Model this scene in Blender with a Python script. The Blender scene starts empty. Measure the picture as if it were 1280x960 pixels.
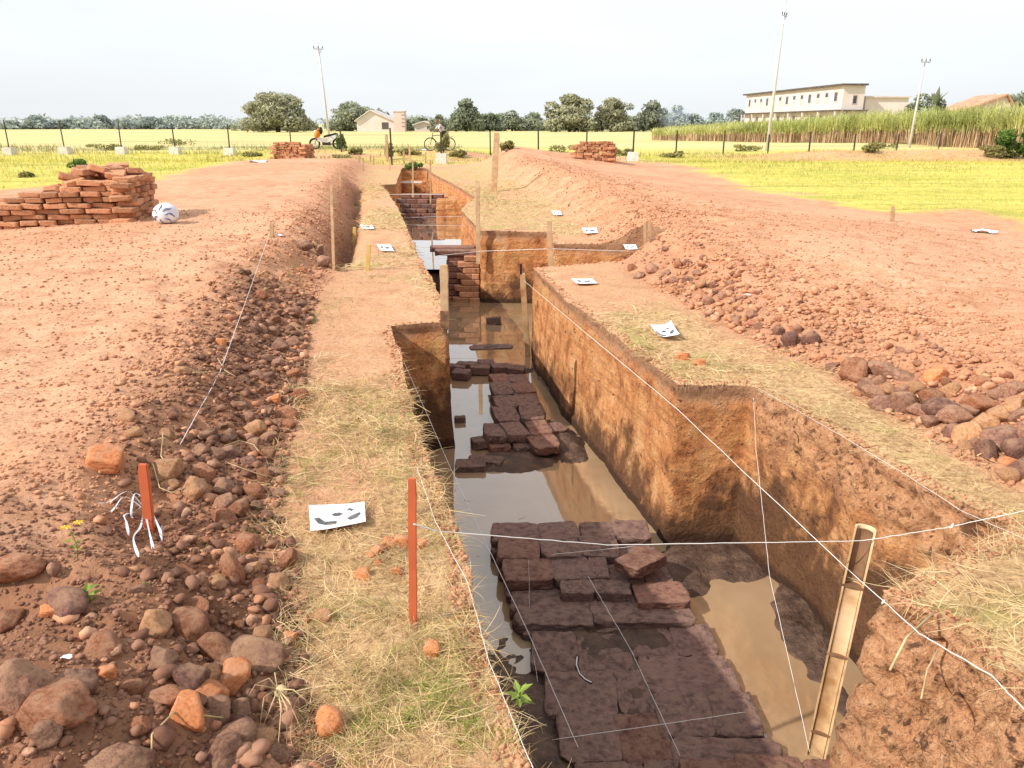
import bpy, bmesh, math, random, time
import numpy as np
from mathutils import Vector, Matrix, Euler
from mathutils.geometry import delaunay_2d_cdt
random.seed(11); RS = np.random.RandomState(5)
SC = bpy.context.scene; COL = SC.collection
PITCH = math.radians(18.88); H = 1.8; F = 950.0
SP, CP = math.sin(PITCH), math.cos(PITCH)

# ------------------------------------------------------------------ numeric noise
def _hash(ix, iy, iz, seed):
    h = (ix*374761393 + iy*668265263 + iz*2147483647 + seed*144269) & 0xffffffff
    h = ((h ^ (h >> 13))*1274126177) & 0xffffffff
    h = (h ^ (h >> 16))
    return (h & 0xffffff)/float(0xffffff)
def vnoise(x, y, z=0.0, seed=0):
    x = np.asarray(x, float); y = np.asarray(y, float); z = np.asarray(z, float)+np.zeros_like(x)
    ix = np.floor(x).astype(np.int64); iy = np.floor(y).astype(np.int64); iz = np.floor(z).astype(np.int64)
    fx = x-ix; fy = y-iy; fz = z-iz
    fx = fx*fx*(3-2*fx); fy = fy*fy*(3-2*fy); fz = fz*fz*(3-2*fz)
    r = 0
    for dx in (0, 1):
        for dy in (0, 1):
            for dz in (0, 1):
                w = (fx if dx else 1-fx)*(fy if dy else 1-fy)*(fz if dz else 1-fz)
                r = r + w*_hash(ix+dx, iy+dy, iz+dz, seed)
    return r*2-1
def fbm(x, y, z=0.0, oct=3, seed=0):
    a = 1.0; r = 0; s = 1.0
    for o in range(oct):
        r = r + a*vnoise(np.asarray(x)*s, np.asarray(y)*s, np.asarray(z)*s, seed+o*17); a *= .5; s *= 2.03
    return r/1.7
def sst(e0, e1, x):
    t = np.clip((np.asarray(x, float)-e0)/(e1-e0), 0, 1); return t*t*(3-2*t)

# ------------------------------------------------------------------ layout (measured on the ground plane)
def flat(px, py, z=0.0):
    u = (px-640)/F; v = (py-480)/F
    dz = -SP-v*CP; dy = CP-v*SP; t = (z-H)/dz
    return (u*t, dy*t)
def line(pts, z=0.0):
    a = sorted([flat(*p, z) for p in pts], key=lambda q: q[1])
    return np.array([q[1] for q in a]), np.array([q[0] for q in a])
TL_y, TL_x = line([(420, 960), (385, 860), (385, 740), (352, 640), (362, 560), (382, 500), (385, 420), (400, 370), (430, 330), (446, 280), (450, 240), (462, 208)])
TR_y, TR_x = line([(1300, 625), (1225, 592), (1175, 560), (1110, 515), (1040, 470), (950, 430), (870, 390), (790, 345), (750, 305), (690, 255), (640, 232), (600, 203)])
GL_y, GL_x = line([(-60, 250), (0, 247), (190, 234), (250, 216), (330, 204), (390, 196)])
GR_y, GR_x = line([(1330, 300), (1280, 290), (1100, 275), (940, 240), (860, 211), (780, 196)])
def toeL(y): return np.interp(y, TL_y, TL_x)
def toeR(y): return np.interp(y, TR_y, TR_x)
def hard_bump(y, a, b, w): return sst(a-w, a+w, y)*(1-sst(b-w, b+w, y))
def ground_z(x, y, fine=True):
    x = np.asarray(x, float); y = np.asarray(y, float)
    z = .03*fbm(x*.35, y*.35, seed=3, oct=2)*np.clip(np.hypot(x, y)/8, 0, 1)
    fade = 1-sst(34, 42, y)
    sl = toeL(y)-x
    hl = (.31+.07*sst(5, 10, y))*sst(-.05, .95, sl)*(1-.5*sst(2.5, 8, sl))
    ditch = -.42*np.exp(-((sl-.12)/.17)**2)*hard_bump(y, 10.4, 24, .4)
    hollow = -.17*np.exp(-(((x+1.62)/.28)**2+((y-2.95)/.35)**2))-.12*np.exp(-(((x+1.75)/.3)**2+((y-2.15)/.2)**2))
    sr = x-toeR(y)
    hr = (.27+.15*sst(6, 11, y))*sst(-.05, .9, sr)*(1-.72*sst(1.6, 7, sr))+.22*np.exp(-(((sr-1.0)/1.1)**2))*sst(14, 24, y)
    z = z+(hl+ditch+hr)*fade+hollow
    z = z+.5*np.exp(-((y-43)/3.2)**2)*hard_bump(x, -14.5, -1.5, 2.0)
    z = z+.62*np.exp(-((y-44)/2.2)**2)*(.75+.5*vnoise(x*.3, y*.1, seed=4))*hard_bump(x, 15, 36, 3)+.28*np.exp(-((y-34)/3)**2)*hard_bump(x, -1.5, 4.5, 1.5)
    z = z+.35*np.exp(-(((x-8.6)/1.2)**2+((y-14.6)/.9)**2))*0.5
    z = z+.25*np.exp(-((y-70)/2.0)**2)*hard_bump(x, 20, 70, 3)
    if fine:
        near = 1-sst(12, 30, np.hypot(x, y))
        rub = np.clip(np.exp(-((sl-.45)/.55)**2)+np.exp(-((sr-.5)/.6)**2), 0, 1)*near
        z = z+near*(.016*fbm(x*4, y*4, seed=9)+.006*fbm(x*19, y*19, seed=21, oct=2))
        heap = (sst(.1, .6, sr)*(1-sst(1.8, 3.2, sr))+sst(.1, .6, sl)*(1-sst(1.2, 2.4, sl)))*(1-sst(30, 36, y))
        z = z+heap*(.07*fbm(x*1.7, y*1.7, seed=33, oct=2)*sst(4, 8, y)+.035*fbm(x*5, y*5, seed=35, oct=2)*(1-sst(20, 34, y)))
        z = z+rub*(.055*fbm(x*7, y*7, seed=31, oct=3)+.018*fbm(x*30, y*30, seed=41, oct=2))
    return z
def ray(px, py):
    u = (px-640)/F; v = (py-480)/F
    return np.array([u, CP-v*SP, -SP-v*CP])
def hit(px, py, dz0=0.0):
    d = ray(px, py); t = .8
    p = np.array([0, 0, H])
    ts = np.concatenate([np.arange(1.0, 12, .03), np.arange(12, 90, .1)])
    X = d[0]*ts; Y = d[1]*ts; Z = H+d[2]*ts
    below = Z <= ground_z(X, Y, False)+dz0
    i = int(np.argmax(below)) if below.any() else len(ts)-1
    return Vector((X[i], Y[i], float(ground_z(X[i], Y[i]))))
def at(px, py, y):
    d = ray(px, py); t = y/d[1]
    return Vector((d[0]*t, y, H+d[2]*t))
def atz(px, py, z):
    d = ray(px, py); t = (z-H)/d[2]
    return Vector((d[0]*t, d[1]*t, z))

TRENCH = [(.42, .35), (.24, 1.0), (.06, 1.76), (-.06, 2.21), (-.2, 2.89), (-.41, 3.68), (-.66, 4.77), (-1.0, 6.33), (-1.13, 6.98), (-.60, 7.07),
          (-.81, 8.27), (-1.2, 10.31), (-1.83, 13.54), (-2.5, 17.2), (-3.5, 22), (-4.15, 24.7), (-3.70, 24.95), (-4.75, 34.0), (-3.75, 34.2),
          (-3.0, 30), (-1.95, 25.5), (-.95, 20.3), (-1.15, 17.4), (-.62, 14.1), (-.55, 13.72), (.66, 13.62), (.66, 12.2), (2.1, 11.9), (2.15, 10.75), (.95, 10.35),
          (.28, 10.05), (.54, 8.36), (.93, 6.6), (1.20, 5.23), (1.74, 5.25), (2.03, 4.35), (2.14, 3.78), (2.36, 3.18), (2.0, 2.93), (1.52, 2.66), (1.66, 2.4), (1.70, 2.1), (1.74, 1.8), (1.85, 1.2), (1.95, .35)]

# ------------------------------------------------------------------ object helpers
def mesh_np(name, V, Fa, m=None, smooth=False, mats=None, midx=None):
    """V (n,3), Fa (k,3|4) int"""
    V = np.asarray(V, np.float32); Fa = np.asarray(Fa, np.int32)
    me = bpy.data.meshes.new(name); k = Fa.shape[1]
    me.vertices.add(len(V)); me.vertices.foreach_set('co', V.ravel())
    me.loops.add(Fa.size); me.loops.foreach_set('vertex_index', Fa.ravel())
    me.polygons.add(len(Fa)); me.polygons.foreach_set('loop_start', np.arange(0, Fa.size, k, dtype=np.int32))
    me.polygons.foreach_set('loop_total', np.full(len(Fa), k, np.int32))
    if smooth: me.polygons.foreach_set('use_smooth', np.ones(len(Fa), bool))
    for mm in (mats or ([m] if m else [])): me.materials.append(mm)
    if midx is not None: me.polygons.foreach_set('material_index', np.asarray(midx, np.int32))
    me.update(calc_edges=True); me.validate()
    return me
def link(name, me, parent=None, loc=None):
    o = bpy.data.objects.new(name, me); COL.objects.link(o)
    if parent: o.parent = parent
    if loc is not None: o.location = loc
    return o
def vcol(me, name, arr):
    a = me.attributes.new(name, 'FLOAT', 'POINT'); a.data.foreach_set('value', np.asarray(arr, np.float32))
def tag(o, label, cat, group=None, kind=None):
    if label: o['label'] = label
    if cat: o['category'] = cat
    if group: o['group'] = group
    if kind: o['kind'] = kind
    return o
def empty(name, loc, rz=0, label=None, cat=None, group=None):
    o = bpy.data.objects.new(name, None); COL.objects.link(o); o.location = loc; o.rotation_euler = (0, 0, rz); o.empty_display_size = .1
    if label: tag(o, label, cat, group)
    return o
class MB:
    def __init__(s): s.v = []; s.f = []
    def add(s, V, Fs):
        b = len(s.v); s.v += [tuple(p) for p in V]; s.f += [tuple(i+b for i in f) for f in Fs]; return s
    def box(s, c, d, rot=None, tap=1.0):
        R = rot if rot is not None else Matrix.Identity(3); c = Vector(c); V = []
        for z in (-1, 1):
            k = tap if z > 0 else 1
            for x, y in ((-1, -1), (1, -1), (1, 1), (-1, 1)): V.append(c+R@Vector((x*d[0]/2*k, y*d[1]/2*k, z*d[2]/2)))
        return s.add(V, [(3, 2, 1, 0), (4, 5, 6, 7), (0, 1, 5, 4), (1, 2, 6, 5), (2, 3, 7, 6), (3, 0, 4, 7)])
    def tube(s, pts, r, n=6, caps=True):
        pts = [Vector(p) for p in pts]; rs = r if isinstance(r, (list, tuple)) else [r]*len(pts); V = []
        up = None
        for i, p in enumerate(pts):
            d = (pts[min(i+1, len(pts)-1)]-pts[max(i-1, 0)])
            d = d.normalized() if d.length > 1e-9 else Vector((0, 0, 1))
            if up is None: up = d.orthogonal().normalized()
            else:
                up = up-d*up.dot(d); up = up.normalized() if up.length > 1e-6 else d.orthogonal().normalized()
            w = d.cross(up)
            for k in range(n):
                a = 2*math.pi*k/n; V.append(p+(up*math.cos(a)+w*math.sin(a))*rs[i])
        Fs = []
        for i in range(len(pts)-1):
            for k in range(n): Fs.append((i*n+k, i*n+(k+1) % n, (i+1)*n+(k+1) % n, (i+1)*n+k))
        if caps: Fs += [tuple(range(n))[::-1], tuple(range((len(pts)-1)*n, len(pts)*n))]
        return s.add(V, Fs)
    def prism(s, poly, d):   # poly: 3D points, extruded by vector d
        n = len(poly); V = [Vector(p) for p in poly]+[Vector(p)+Vector(d) for p in poly]
        return s.add(V, [tuple(range(n))[::-1], tuple(range(n, 2*n))]+[(i, (i+1) % n, n+(i+1) % n, n+i) for i in range(n)])
    def torus(s, c, R, r, axis='x', n=20, m=6, rot=None):
        V = []; Fs = []; c = Vector(c)
        for i in range(n):
            a = 2*math.pi*i/n
            for j in range(m):
                b = 2*math.pi*j/m; q = R+r*math.cos(b)
                p = Vector((r*math.sin(b), q*math.cos(a), q*math.sin(a)))
                if rot is not None: p = rot@p
                V.append(c+p)
        for i in range(n):
            for j in range(m): Fs.append((i*m+j, ((i+1) % n)*m+j, ((i+1) % n)*m+(j+1) % m, i*m+(j+1) % m))
        return s.add(V, Fs)
    def build(s, name, m, parent=None, smooth=False, bevel=0):
        me = bpy.data.meshes.new(name); me.from_pydata(s.v, [], s.f); me.update()
        bm = bmesh.new(); bm.from_mesh(me); bmesh.ops.recalc_face_normals(bm, faces=bm.faces)
        if bevel: bmesh.ops.bevel(bm, geom=bm.edges[:], offset=bevel, segments=2, affect='EDGES', clamp_overlap=True)
        bm.to_mesh(me); bm.free()
        if smooth:
            for p in me.polygons: p.use_smooth = True
        me.materials.append(m); return link(name, me, parent)

# ------------------------------------------------------------------ materials
def newmat(name):
    m = bpy.data.materials.new(name); m.use_nodes = True; nt = m.node_tree; b = nt.nodes['Principled BSDF']
    return m, nt, b
def N(nt, t, **kw):
    n = nt.nodes.new(t)
    for k, v in kw.items():
        if k.startswith('i_'): n.inputs[k[2:].replace('_', ' ')].default_value = v
        else: setattr(n, k, v)
    return n
def ramp(nt, fac, stops):
    r = N(nt, 'ShaderNodeValToRGB'); el = r.color_ramp.elements
    while len(el) < len(stops): el.new(.5)
    for e, (p, c) in zip(el, stops): e.position = p; e.color = (*c, 1)
    nt.links.new(fac, r.inputs[0]); return r.outputs[0]
def noise(nt, vec, scale, detail=4, rough=.55, dist=0):
    n = N(nt, 'ShaderNodeTexNoise'); n.inputs['Scale'].default_value = scale; n.inputs['Detail'].default_value = detail
    n.inputs['Roughness'].default_value = rough; n.inputs['Distortion'].default_value = dist
    if vec is not None: nt.links.new(vec, n.inputs['Vector'])
    return n.outputs['Fac']
def mix(nt, fac, a, b, mode='MIX'):
    n = N(nt, 'ShaderNodeMix', data_type='RGBA', blend_type=mode)
    if isinstance(fac, (int, float)): n.inputs['Factor'].default_value = fac
    else: nt.links.new(fac, n.inputs['Factor'])
    for s, v in (('A', a), ('B', b)):
        i = [q for q in n.inputs if q.name == s and q.type == 'RGBA'][0]
        if isinstance(v, tuple): i.default_value = (*v, 1)
        else: nt.links.new(v, i)
    return [q for q in n.outputs if q.type == 'RGBA'][0]
def mathn(nt, op, a, b=None, clamp=False):
    n = N(nt, 'ShaderNodeMath', operation=op); n.use_clamp = clamp
    for i, v in enumerate((a, b)):
        if v is None: continue
        if isinstance(v, (int, float)): n.inputs[i].default_value = v
        else: nt.links.new(v, n.inputs[i])
    return n.outputs[0]
def mapr(nt, v, a, b, c=0., d=1.):
    n = N(nt, 'ShaderNodeMapRange', interpolation_type='SMOOTHSTEP'); nt.links.new(v, n.inputs[0])
    for i, q in enumerate((a, b, c, d)): n.inputs[i+1].default_value = q
    return n.outputs[0]
def bump(nt, b, h, strength=.5, dist=.02, prev=None):
    n = N(nt, 'ShaderNodeBump'); n.inputs['Strength'].default_value = strength; n.inputs['Distance'].default_value = dist
    nt.links.new(h, n.inputs['Height'])
    if prev: nt.links.new(prev, n.inputs['Normal'])
    if b: nt.links.new(n.outputs[0], b.inputs['Normal'])
    return n.outputs[0]
def pos(nt): return N(nt, 'ShaderNodeNewGeometry').outputs['Position']
def objc(nt): return N(nt, 'ShaderNodeTexCoord').outputs['Object']
def basic(name, cols, scale=8, rough=.85, bstr=.4, bdist=.01, rand=.25, bscale=None, metal=0, spec=.3, dust=0, dustc=(.62, .36, .22)):
    """two or three tones by noise, brightness varied per object"""
    m, nt, b = newmat(name); oc = objc(nt)
    oi = N(nt, 'ShaderNodeObjectInfo').outputs['Random']
    off = N(nt, 'ShaderNodeVectorMath', operation='ADD'); nt.links.new(oc, off.inputs[0])
    cx = N(nt, 'ShaderNodeCombineXYZ'); nt.links.new(mathn(nt, 'MULTIPLY', oi, 37.), cx.inputs[0]); nt.links.new(cx.outputs[0], off.inputs[1])
    v = off.outputs[0]
    n1 = noise(nt, v, scale, 5, .6)
    st = [(.32+.36*i/max(1, len(cols)-1), c) for i, c in enumerate(cols)]
    c = ramp(nt, n1, st)
    if rand:
        hv = N(nt, 'ShaderNodeHueSaturation'); nt.links.new(c, hv.inputs['Color'])
        nt.links.new(mapr(nt, oi, 0, 1, 1-rand, 1+rand), hv.inputs['Value']); c = hv.outputs[0]
    if dust:
        gn = N(nt, 'ShaderNodeNewGeometry'); sp = N(nt, 'ShaderNodeSeparateXYZ'); nt.links.new(gn.outputs['Normal'], sp.inputs[0])
        dn = mathn(nt, 'MULTIPLY', mapr(nt, sp.outputs[2], .1, .9), mapr(nt, noise(nt, gn.outputs['Position'], 14, 5, .65), .40, .62, 0, dust))
        c = mix(nt, dn, c, dustc)
        crk = mapr(nt, noise(nt, gn.outputs['Position'], 45, 5, .7), .40, .30, 0, .55); c = mix(nt, crk, c, (.07, .035, .022))
    nt.links.new(c, b.inputs['Base Color']); b.inputs['Roughness'].default_value = rough; b.inputs['Metallic'].default_value = metal
    b.inputs['Specular IOR Level'].default_value = spec
    if bstr: bump(nt, b, noise(nt, v, bscale or scale*4, 6, .65), bstr, bdist)
    return m
SOIL = [(.23, .108, .062), (.39, .202, .118), (.49, .275, .17)]
def ground_material():
    m, nt, b = newmat('ground'); p = pos(nt)
    A = lambda n: N(nt, 'ShaderNodeAttribute', attribute_name=n).outputs['Fac']
    n_big = noise(nt, p, .55, 4, .6); n_mid = noise(nt, p, 3.5, 6, .65); n_fin = noise(nt, p, 38, 6, .7)
    soil = ramp(nt, n_mid, [(.3, (.44, .21, .115)), (.46, (.64, .345, .205)), (.66, (.72, .43, .275))])
    soil = mix(nt, mapr(nt, n_big, .45, .65, 0, .8), soil, (.72, .41, .25))
    soil = mix(nt, mapr(nt, n_fin, .47, .34, 0, .8), soil, (.17, .075, .04))
    vor = N(nt, 'ShaderNodeTexVoronoi'); vor.inputs['Scale'].default_value = 45; nt.links.new(p, vor.inputs['Vector'])
    soil = mix(nt, mapr(nt, vor.outputs['Distance'], .55, .85, 0, .3), soil, (.16, .075, .045))
    dark = mix(nt, n_fin, (.07, .033, .022), (.20, .095, .055))
    soil = mix(nt, A('damp'), soil, dark)
    straw = ramp(nt, noise(nt, p, 22, 6, .7), [(.3, (.20, .105, .05)), (.48, (.52, .33, .17)), (.66, (.70, .50, .28))])
    straw = mix(nt, mapr(nt, noise(nt, p, 2.2, 3), .5, .68, 0, .55), straw, (.33, .33, .09))
    c = mix(nt, A('straw'), mix(nt, A('red'), soil, mix(nt, n_mid, (.34, .135, .065), (.64, .31, .17))), straw)
    sr_ = N(nt, 'ShaderNodeMapping'); sr_.inputs['Scale'].default_value = (1.1, 3.2, 1); nt.links.new(p, sr_.inputs[0])
    strk = noise(nt, sr_.outputs[0], 5.5, 5, .68, .4)
    c = mix(nt, mathn(nt, 'MULTIPLY', mapr(nt, strk, .40, .30, 0, .75), mathn(nt, 'SUBTRACT', 1, A('grass'), True)), c, (.19, .085, .045))
    st = N(nt, 'ShaderNodeMapping'); st.inputs['Scale'].default_value = (.35, 2.2, 1); nt.links.new(p, st.inputs[0])
    g = ramp(nt, noise(nt, st.outputs[0], .5, 6, .65), [(.3, (.34, .35, .08)), (.46, (.60, .52, .12)), (.62, (.72, .60, .17)), (.75, (.72, .53, .24))])
    g = mix(nt, mapr(nt, noise(nt, p, .12, 3), .5, .68, 0, .55), g, (.45, .46, .08))
    g = mix(nt, mapr(nt, n_mid, .55, .35, 0, .4), g, (.16, .18, .045))
    c = mix(nt, A('grass'), c, g)
    sx = N(nt, 'ShaderNodeSeparateXYZ'); nt.links.new(p, sx.inputs[0])
    lf = mapr(nt, sx.outputs[0], 3, -3, 0, .55)
    g = mix(nt, lf, g, mix(nt, noise(nt, st.outputs[0], 1.3, 5), (.34, .38, .09), (.68, .62, .24)))
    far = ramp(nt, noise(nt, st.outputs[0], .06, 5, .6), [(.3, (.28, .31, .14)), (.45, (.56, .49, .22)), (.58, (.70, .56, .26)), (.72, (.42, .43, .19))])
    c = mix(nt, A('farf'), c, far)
    nt.links.new(c, b.inputs['Base Color']); b.inputs['Roughness'].default_value = .95; b.inputs['Specular IOR Level'].default_value = .15
    b1 = bump(nt, None, n_mid, .5, .05)
    b2 = bump(nt, None, n_fin, .7, .02, b1)
    bump(nt, b, noise(nt, p, 130, 3, .7), .5, .006, b2)
    return m
def wall_material():
    m, nt, b = newmat('trench earth'); p = pos(nt)
    sep = N(nt, 'ShaderNodeSeparateXYZ'); nt.links.new(p, sep.inputs[0]); z = sep.outputs[2]
    st = N(nt, 'ShaderNodeMapping'); st.inputs['Scale'].default_value = (1, 1, .75); nt.links.new(p, st.inputs[0])
    n1 = noise(nt, st.outputs[0], 5, 8, .66, .15); n2 = noise(nt, p, 28, 6, .7); n3 = noise(nt, p, 1.6, 4, .6)
    c = ramp(nt, n1, [(.30, (.20, .07, .025)), (.42, (.50, .20, .075)), (.55, (.66, .31, .125)), (.70, (.72, .43, .22))])
    c = mix(nt, mapr(nt, noise(nt, p, 3.0, 5), .56, .68, 0, .6), c, (.62, .38, .14))
    c = mix(nt, mapr(nt, n2, .43, .33, 0, .85), c, (.13, .05, .022))
    ly = N(nt, 'ShaderNodeMapping'); ly.inputs['Scale'].default_value = (.5, .5, 7); nt.links.new(p, ly.inputs[0])
    c = mix(nt, mapr(nt, noise(nt, ly.outputs[0], 2.2, 5, .6, .3), .50, .62, 0, .45), c, (.30, .125, .05))
    # damp foot
    zd = mathn(nt, 'ADD', z, mathn(nt, 'MULTIPLY', mathn(nt, 'SUBTRACT', n1, .5), 1.6))
    zd = mathn(nt, 'ADD', zd, mathn(nt, 'MULTIPLY', mathn(nt, 'SUBTRACT', n3, .5), 1.2))
    A = N(nt, 'ShaderNodeAttribute', attribute_name='damp').outputs['Fac']
    zd = mathn(nt, 'SUBTRACT', zd, mathn(nt, 'MULTIPLY', A, .75))
    c = mix(nt, mapr(nt, zd, -.66, -1.22, 0, .92), c, mix(nt, n2, (.045, .022, .013), (.17, .082, .042)))
    c = mix(nt, mapr(nt, mathn(nt, 'ADD', z, mathn(nt, 'MULTIPLY', mathn(nt, 'SUBTRACT', n2, .5), .12)), -1.17, -1.25, 0, .85), c, (.045, .022, .013))
    zt = mathn(nt, 'ADD', z, mathn(nt, 'MULTIPLY', mathn(nt, 'SUBTRACT', n1, .5), .5))
    c = mix(nt, mapr(nt, zt, -.22, -.04, 0, .8), c, mix(nt, n2, (.16, .08, .05), (.58, .34, .21)))
    clay = N(nt, 'ShaderNodeAttribute', attribute_name='clay').outputs['Fac']
    cc = ramp(nt, n2, [(.3, (.17, .07, .035)), (.45, (.54, .265, .13)), (.7, (.70, .41, .23))])
    cc = mix(nt, mapr(nt, n3, .56, .66, 0, .7), cc, (.42, .15, .06))
    wp = N(nt, 'ShaderNodeVectorMath', operation='ADD'); nt.links.new(p, wp.inputs[0])
    wn = N(nt, 'ShaderNodeTexNoise'); wn.inputs['Scale'].default_value = 6; wn.inputs['Detail'].default_value = 3; nt.links.new(p, wn.inputs['Vector']); ws = N(nt, 'ShaderNodeVectorMath', operation='SCALE'); ws.inputs['Scale'].default_value = .42; nt.links.new(wn.outputs['Color'], ws.inputs[0]); nt.links.new(ws.outputs[0], wp.inputs[1])
    vor = N(nt, 'ShaderNodeTexVoronoi', feature='DISTANCE_TO_EDGE'); vor.inputs['Scale'].default_value = 15; nt.links.new(wp.outputs[0], vor.inputs['Vector'])
    patch = mapr(nt, noise(nt, p, 2.6, 4, .6), .44, .60)
    cc = mix(nt, mathn(nt, 'MULTIPLY', mapr(nt, vor.outputs[0], .05, .0, 0, .7), patch), cc, (.07, .034, .022))
    cc = mix(nt, mapr(nt, noise(nt, p, 11, 6, .72), .46, .36, 0, .85), cc, (.06, .028, .018))
    c = mix(nt, clay, c, cc)
    # small stones and root holes in the section
    vh = N(nt, 'ShaderNodeTexVoronoi'); vh.inputs['Scale'].default_value = 9; nt.links.new(wp.outputs[0], vh.inputs['Vector'])
    c = mix(nt, mapr(nt, vh.outputs['Distance'], .17, .10, 0, .85), c, (.07, .03, .018))
    nt.links.new(c, b.inputs['Base Color']); b.inputs['Roughness'].default_value = .85; b.inputs['Specular IOR Level'].default_value = .25
    b1 = bump(nt, None, n1, .6, .04); b2 = bump(nt, None, n2, .9, .02, b1)
    b3 = bump(nt, None, noise(nt, p, 11, 6, .72), .9, .05, b2)
    bump(nt, b, mapr(nt, vor.outputs[0], 0, .12), .22, .012, b3)
    return m
def mud_material():
    m, nt, b = newmat('wet mud'); p = pos(nt)
    n1 = noise(nt, p, 9, 7, .7); c = ramp(nt, n1, [(.3, (.035, .018, .012)), (.5, (.10, .055, .036)), (.72, (.21, .125, .08))])
    nt.links.new(c, b.inputs['Base Color']); nt.links.new(mapr(nt, n1, .3, .6, .25, .75), b.inputs['Roughness'])
    bump(nt, b, noise(nt, p, 24, 6, .7), .9, .03); return m
def water_material():
    m, nt, b = newmat('muddy water'); p = pos(nt)
    c = ramp(nt, noise(nt, p, 1.1, 4), [(.3, (.31, .195, .105)), (.7, (.44, .31, .185))])
    nt.links.new(c, b.inputs['Base Color']); b.inputs['Roughness'].default_value = .015; b.inputs['IOR'].default_value = 1.45
    b.inputs['Specular IOR Level'].default_value = .5
    b.inputs['Coat Weight'].default_value = 1; b.inputs['Coat Roughness'].default_value = .01; b.inputs['Coat IOR'].default_value = 1.85
    bump(nt, b, noise(nt, p, 3, 2), .05, .004); return m
M = {}
M['ground'] = ground_material(); M['wall'] = wall_material(); M['mud'] = mud_material(); M['water'] = water_material()
M['stone'] = basic('brown stone', [(.20, .09, .06), (.40, .20, .13), (.55, .31, .20)], 5, .85, .8, .03, .25, dust=0.75)
M['stone_red'] = basic('red brown stone', [(.24, .085, .045), (.46, .18, .09), (.58, .27, .15)], 5, .85, .8, .03, .25, dust=0.6)
M['stone_tan'] = basic('tan stone', [(.46, .215, .105), (.70, .36, .18), (.80, .48, .27)], 5, .9, .8, .03, .18, dust=0.6)
M['stone_dark'] = basic('dark stone', [(.15, .07, .055), (.30, .145, .105), (.42, .22, .16)], 5, .8, .8, .03, .22, dust=0.6)
M['brickfrag'] = basic('orange brick fragment', [(.46, .15, .055), (.68, .24, .09), (.72, .33, .16)], 5, .9, .6, .02, .15, dust=0.5)
M['brick'] = basic('old red brick', [(.30, .12, .06), (.58, .27, .14), (.72, .40, .24)], 5, .9, .7, .02, .25, dust=0.6)
M['oldbrick'] = basic('wet old brick', [(.10, .058, .050), (.22, .125, .105), (.34, .21, .17)], 4, .7, .8,   .03, .12, dust=.8, dustc=(.34, .21, .16))
M['oldbrick_red'] = basic('wet red old brick', [(.13, .058, .045), (.27, .125, .092), (.38, .20, .145)], 4, .7, .8, .03, .2, dust=.7, dustc=(.38, .22, .15))
M['redpaint'] = basic('orange red painted wood', [(.50, .11, .045), (.60, .15, .06)], 5, .6, .2, .003, 0)
M['wood'] = basic('pale wood', [(.42, .26, .14), (.60, .42, .25)], 9, .75, .3, .004, .15)
M['bamboo'] = basic('split bamboo', [(.42, .23, .10), (.68, .46, .25), (.78, .58, .36)], 6, .5, .3, .004, 0)
M['bamboo_in'] = basic('stained bamboo', [(.09, .045, .025), (.35, .19, .10)], 6, .8, .3, .004, 0)  # darker tone for the upper inside, the nodes and the stake foot
M['greenbam'] = basic('yellow bamboo', [(.52, .34, .10), (.66, .47, .18)], 6, .5, .2, .004, .1)
M['string'] = basic('white string', [(.78, .74, .70), (.88, .85, .82)], 30, .8, 0, 0, 0)
M['paper'] = basic('white paper', [(.80, .81, .84), (.86, .87, .89)], 3, .7, 0, 0, 0)
M['ink'] = basic('grey print', [(.05, .05, .06), (.16, .16, .18)], 40, .6, 0, 0, 0)
M['plastic'] = basic('white plastic', [(.60, .62, .68), (.86, .87, .90)], 12, .4, .5, .02, 0)
M['bluemark'] = basic('blue grey print', [(.10, .13, .25), (.25, .28, .4)], 12, .5, 0, 0, 0)
M['black'] = basic('black paint', [(.015, .015, .017), (.03, .03, .032)], 12, .5, 0, 0, 0)
M['rubber'] = basic('rubber', [(.02, .02, .02), (.04, .04, .04)], 20, .85, 0, 0, 0)
M['chrome'] = basic('grey metal', [(.4, .4, .42), (.55, .55, .57)], 20, .35, 0, 0, 0, metal=.8)
M['white'] = basic('white paint', [(.72, .71, .69), (.82, .81, .79)], 6, .5, .1, .004, 0)
M['postiron'] = basic('dark iron post', [(.03, .028, .03), (.08, .06, .05)], 20, .8, .2, .003, 0)
M['concrete'] = basic('whitewashed concrete', [(.52, .47, .40), (.74, .70, .64)], 6, .9, .4, .01, .1)
M['poleconc'] = basic('concrete pole', [(.50, .48, .46), (.64, .62, .60)], 2, .85, .1, .01, .05)
M['orange'] = basic('orange cloth', [(.62, .20, .03), (.75, .28, .06)], 6, .8, .2, .01, 0)
M['skin'] = basic('skin', [(.20, .10, .06), (.28, .15, .09)], 6, .6, 0, 0, 0)
M['shirt'] = basic('pale grey shirt', [(.50, .47, .44), (.68, .65, .62)], 9, .85, .3, .01, 0)
M['trouser'] = basic('dark trousers', [(.05, .05, .06), (.09, .09, .1)], 9, .85, .3, .01, 0)
M['wallwhite'] = basic('pale painted wall', [(.62, .54, .50), (.74, .66, .62)], .25, .9, .1, .01, 0)
M['wallpink'] = basic('pinkish painted wall', [(.56, .44, .40), (.66, .54, .49)], .25, .9, .1, .01, 0)
M['roofdark'] = basic('dark roof edge', [(.07, .06, .06), (.14, .11, .10)], .6, .8, .1, .01, 0)
M['rooforange'] = basic('clay tile roof', [(.40, .20, .12), (.60, .38, .27)], .8, .85, .3, .02, 0)
M['roofgrey'] = basic('pale sheet roof', [(.52, .47, .46), (.68, .62, .60)], .4, .7, .1, .01, 0)
M['glass'] = basic('dark window glass', [(.05, .05, .06), (.12, .11, .11)], .8, .2, 0, 0, 0)
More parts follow.
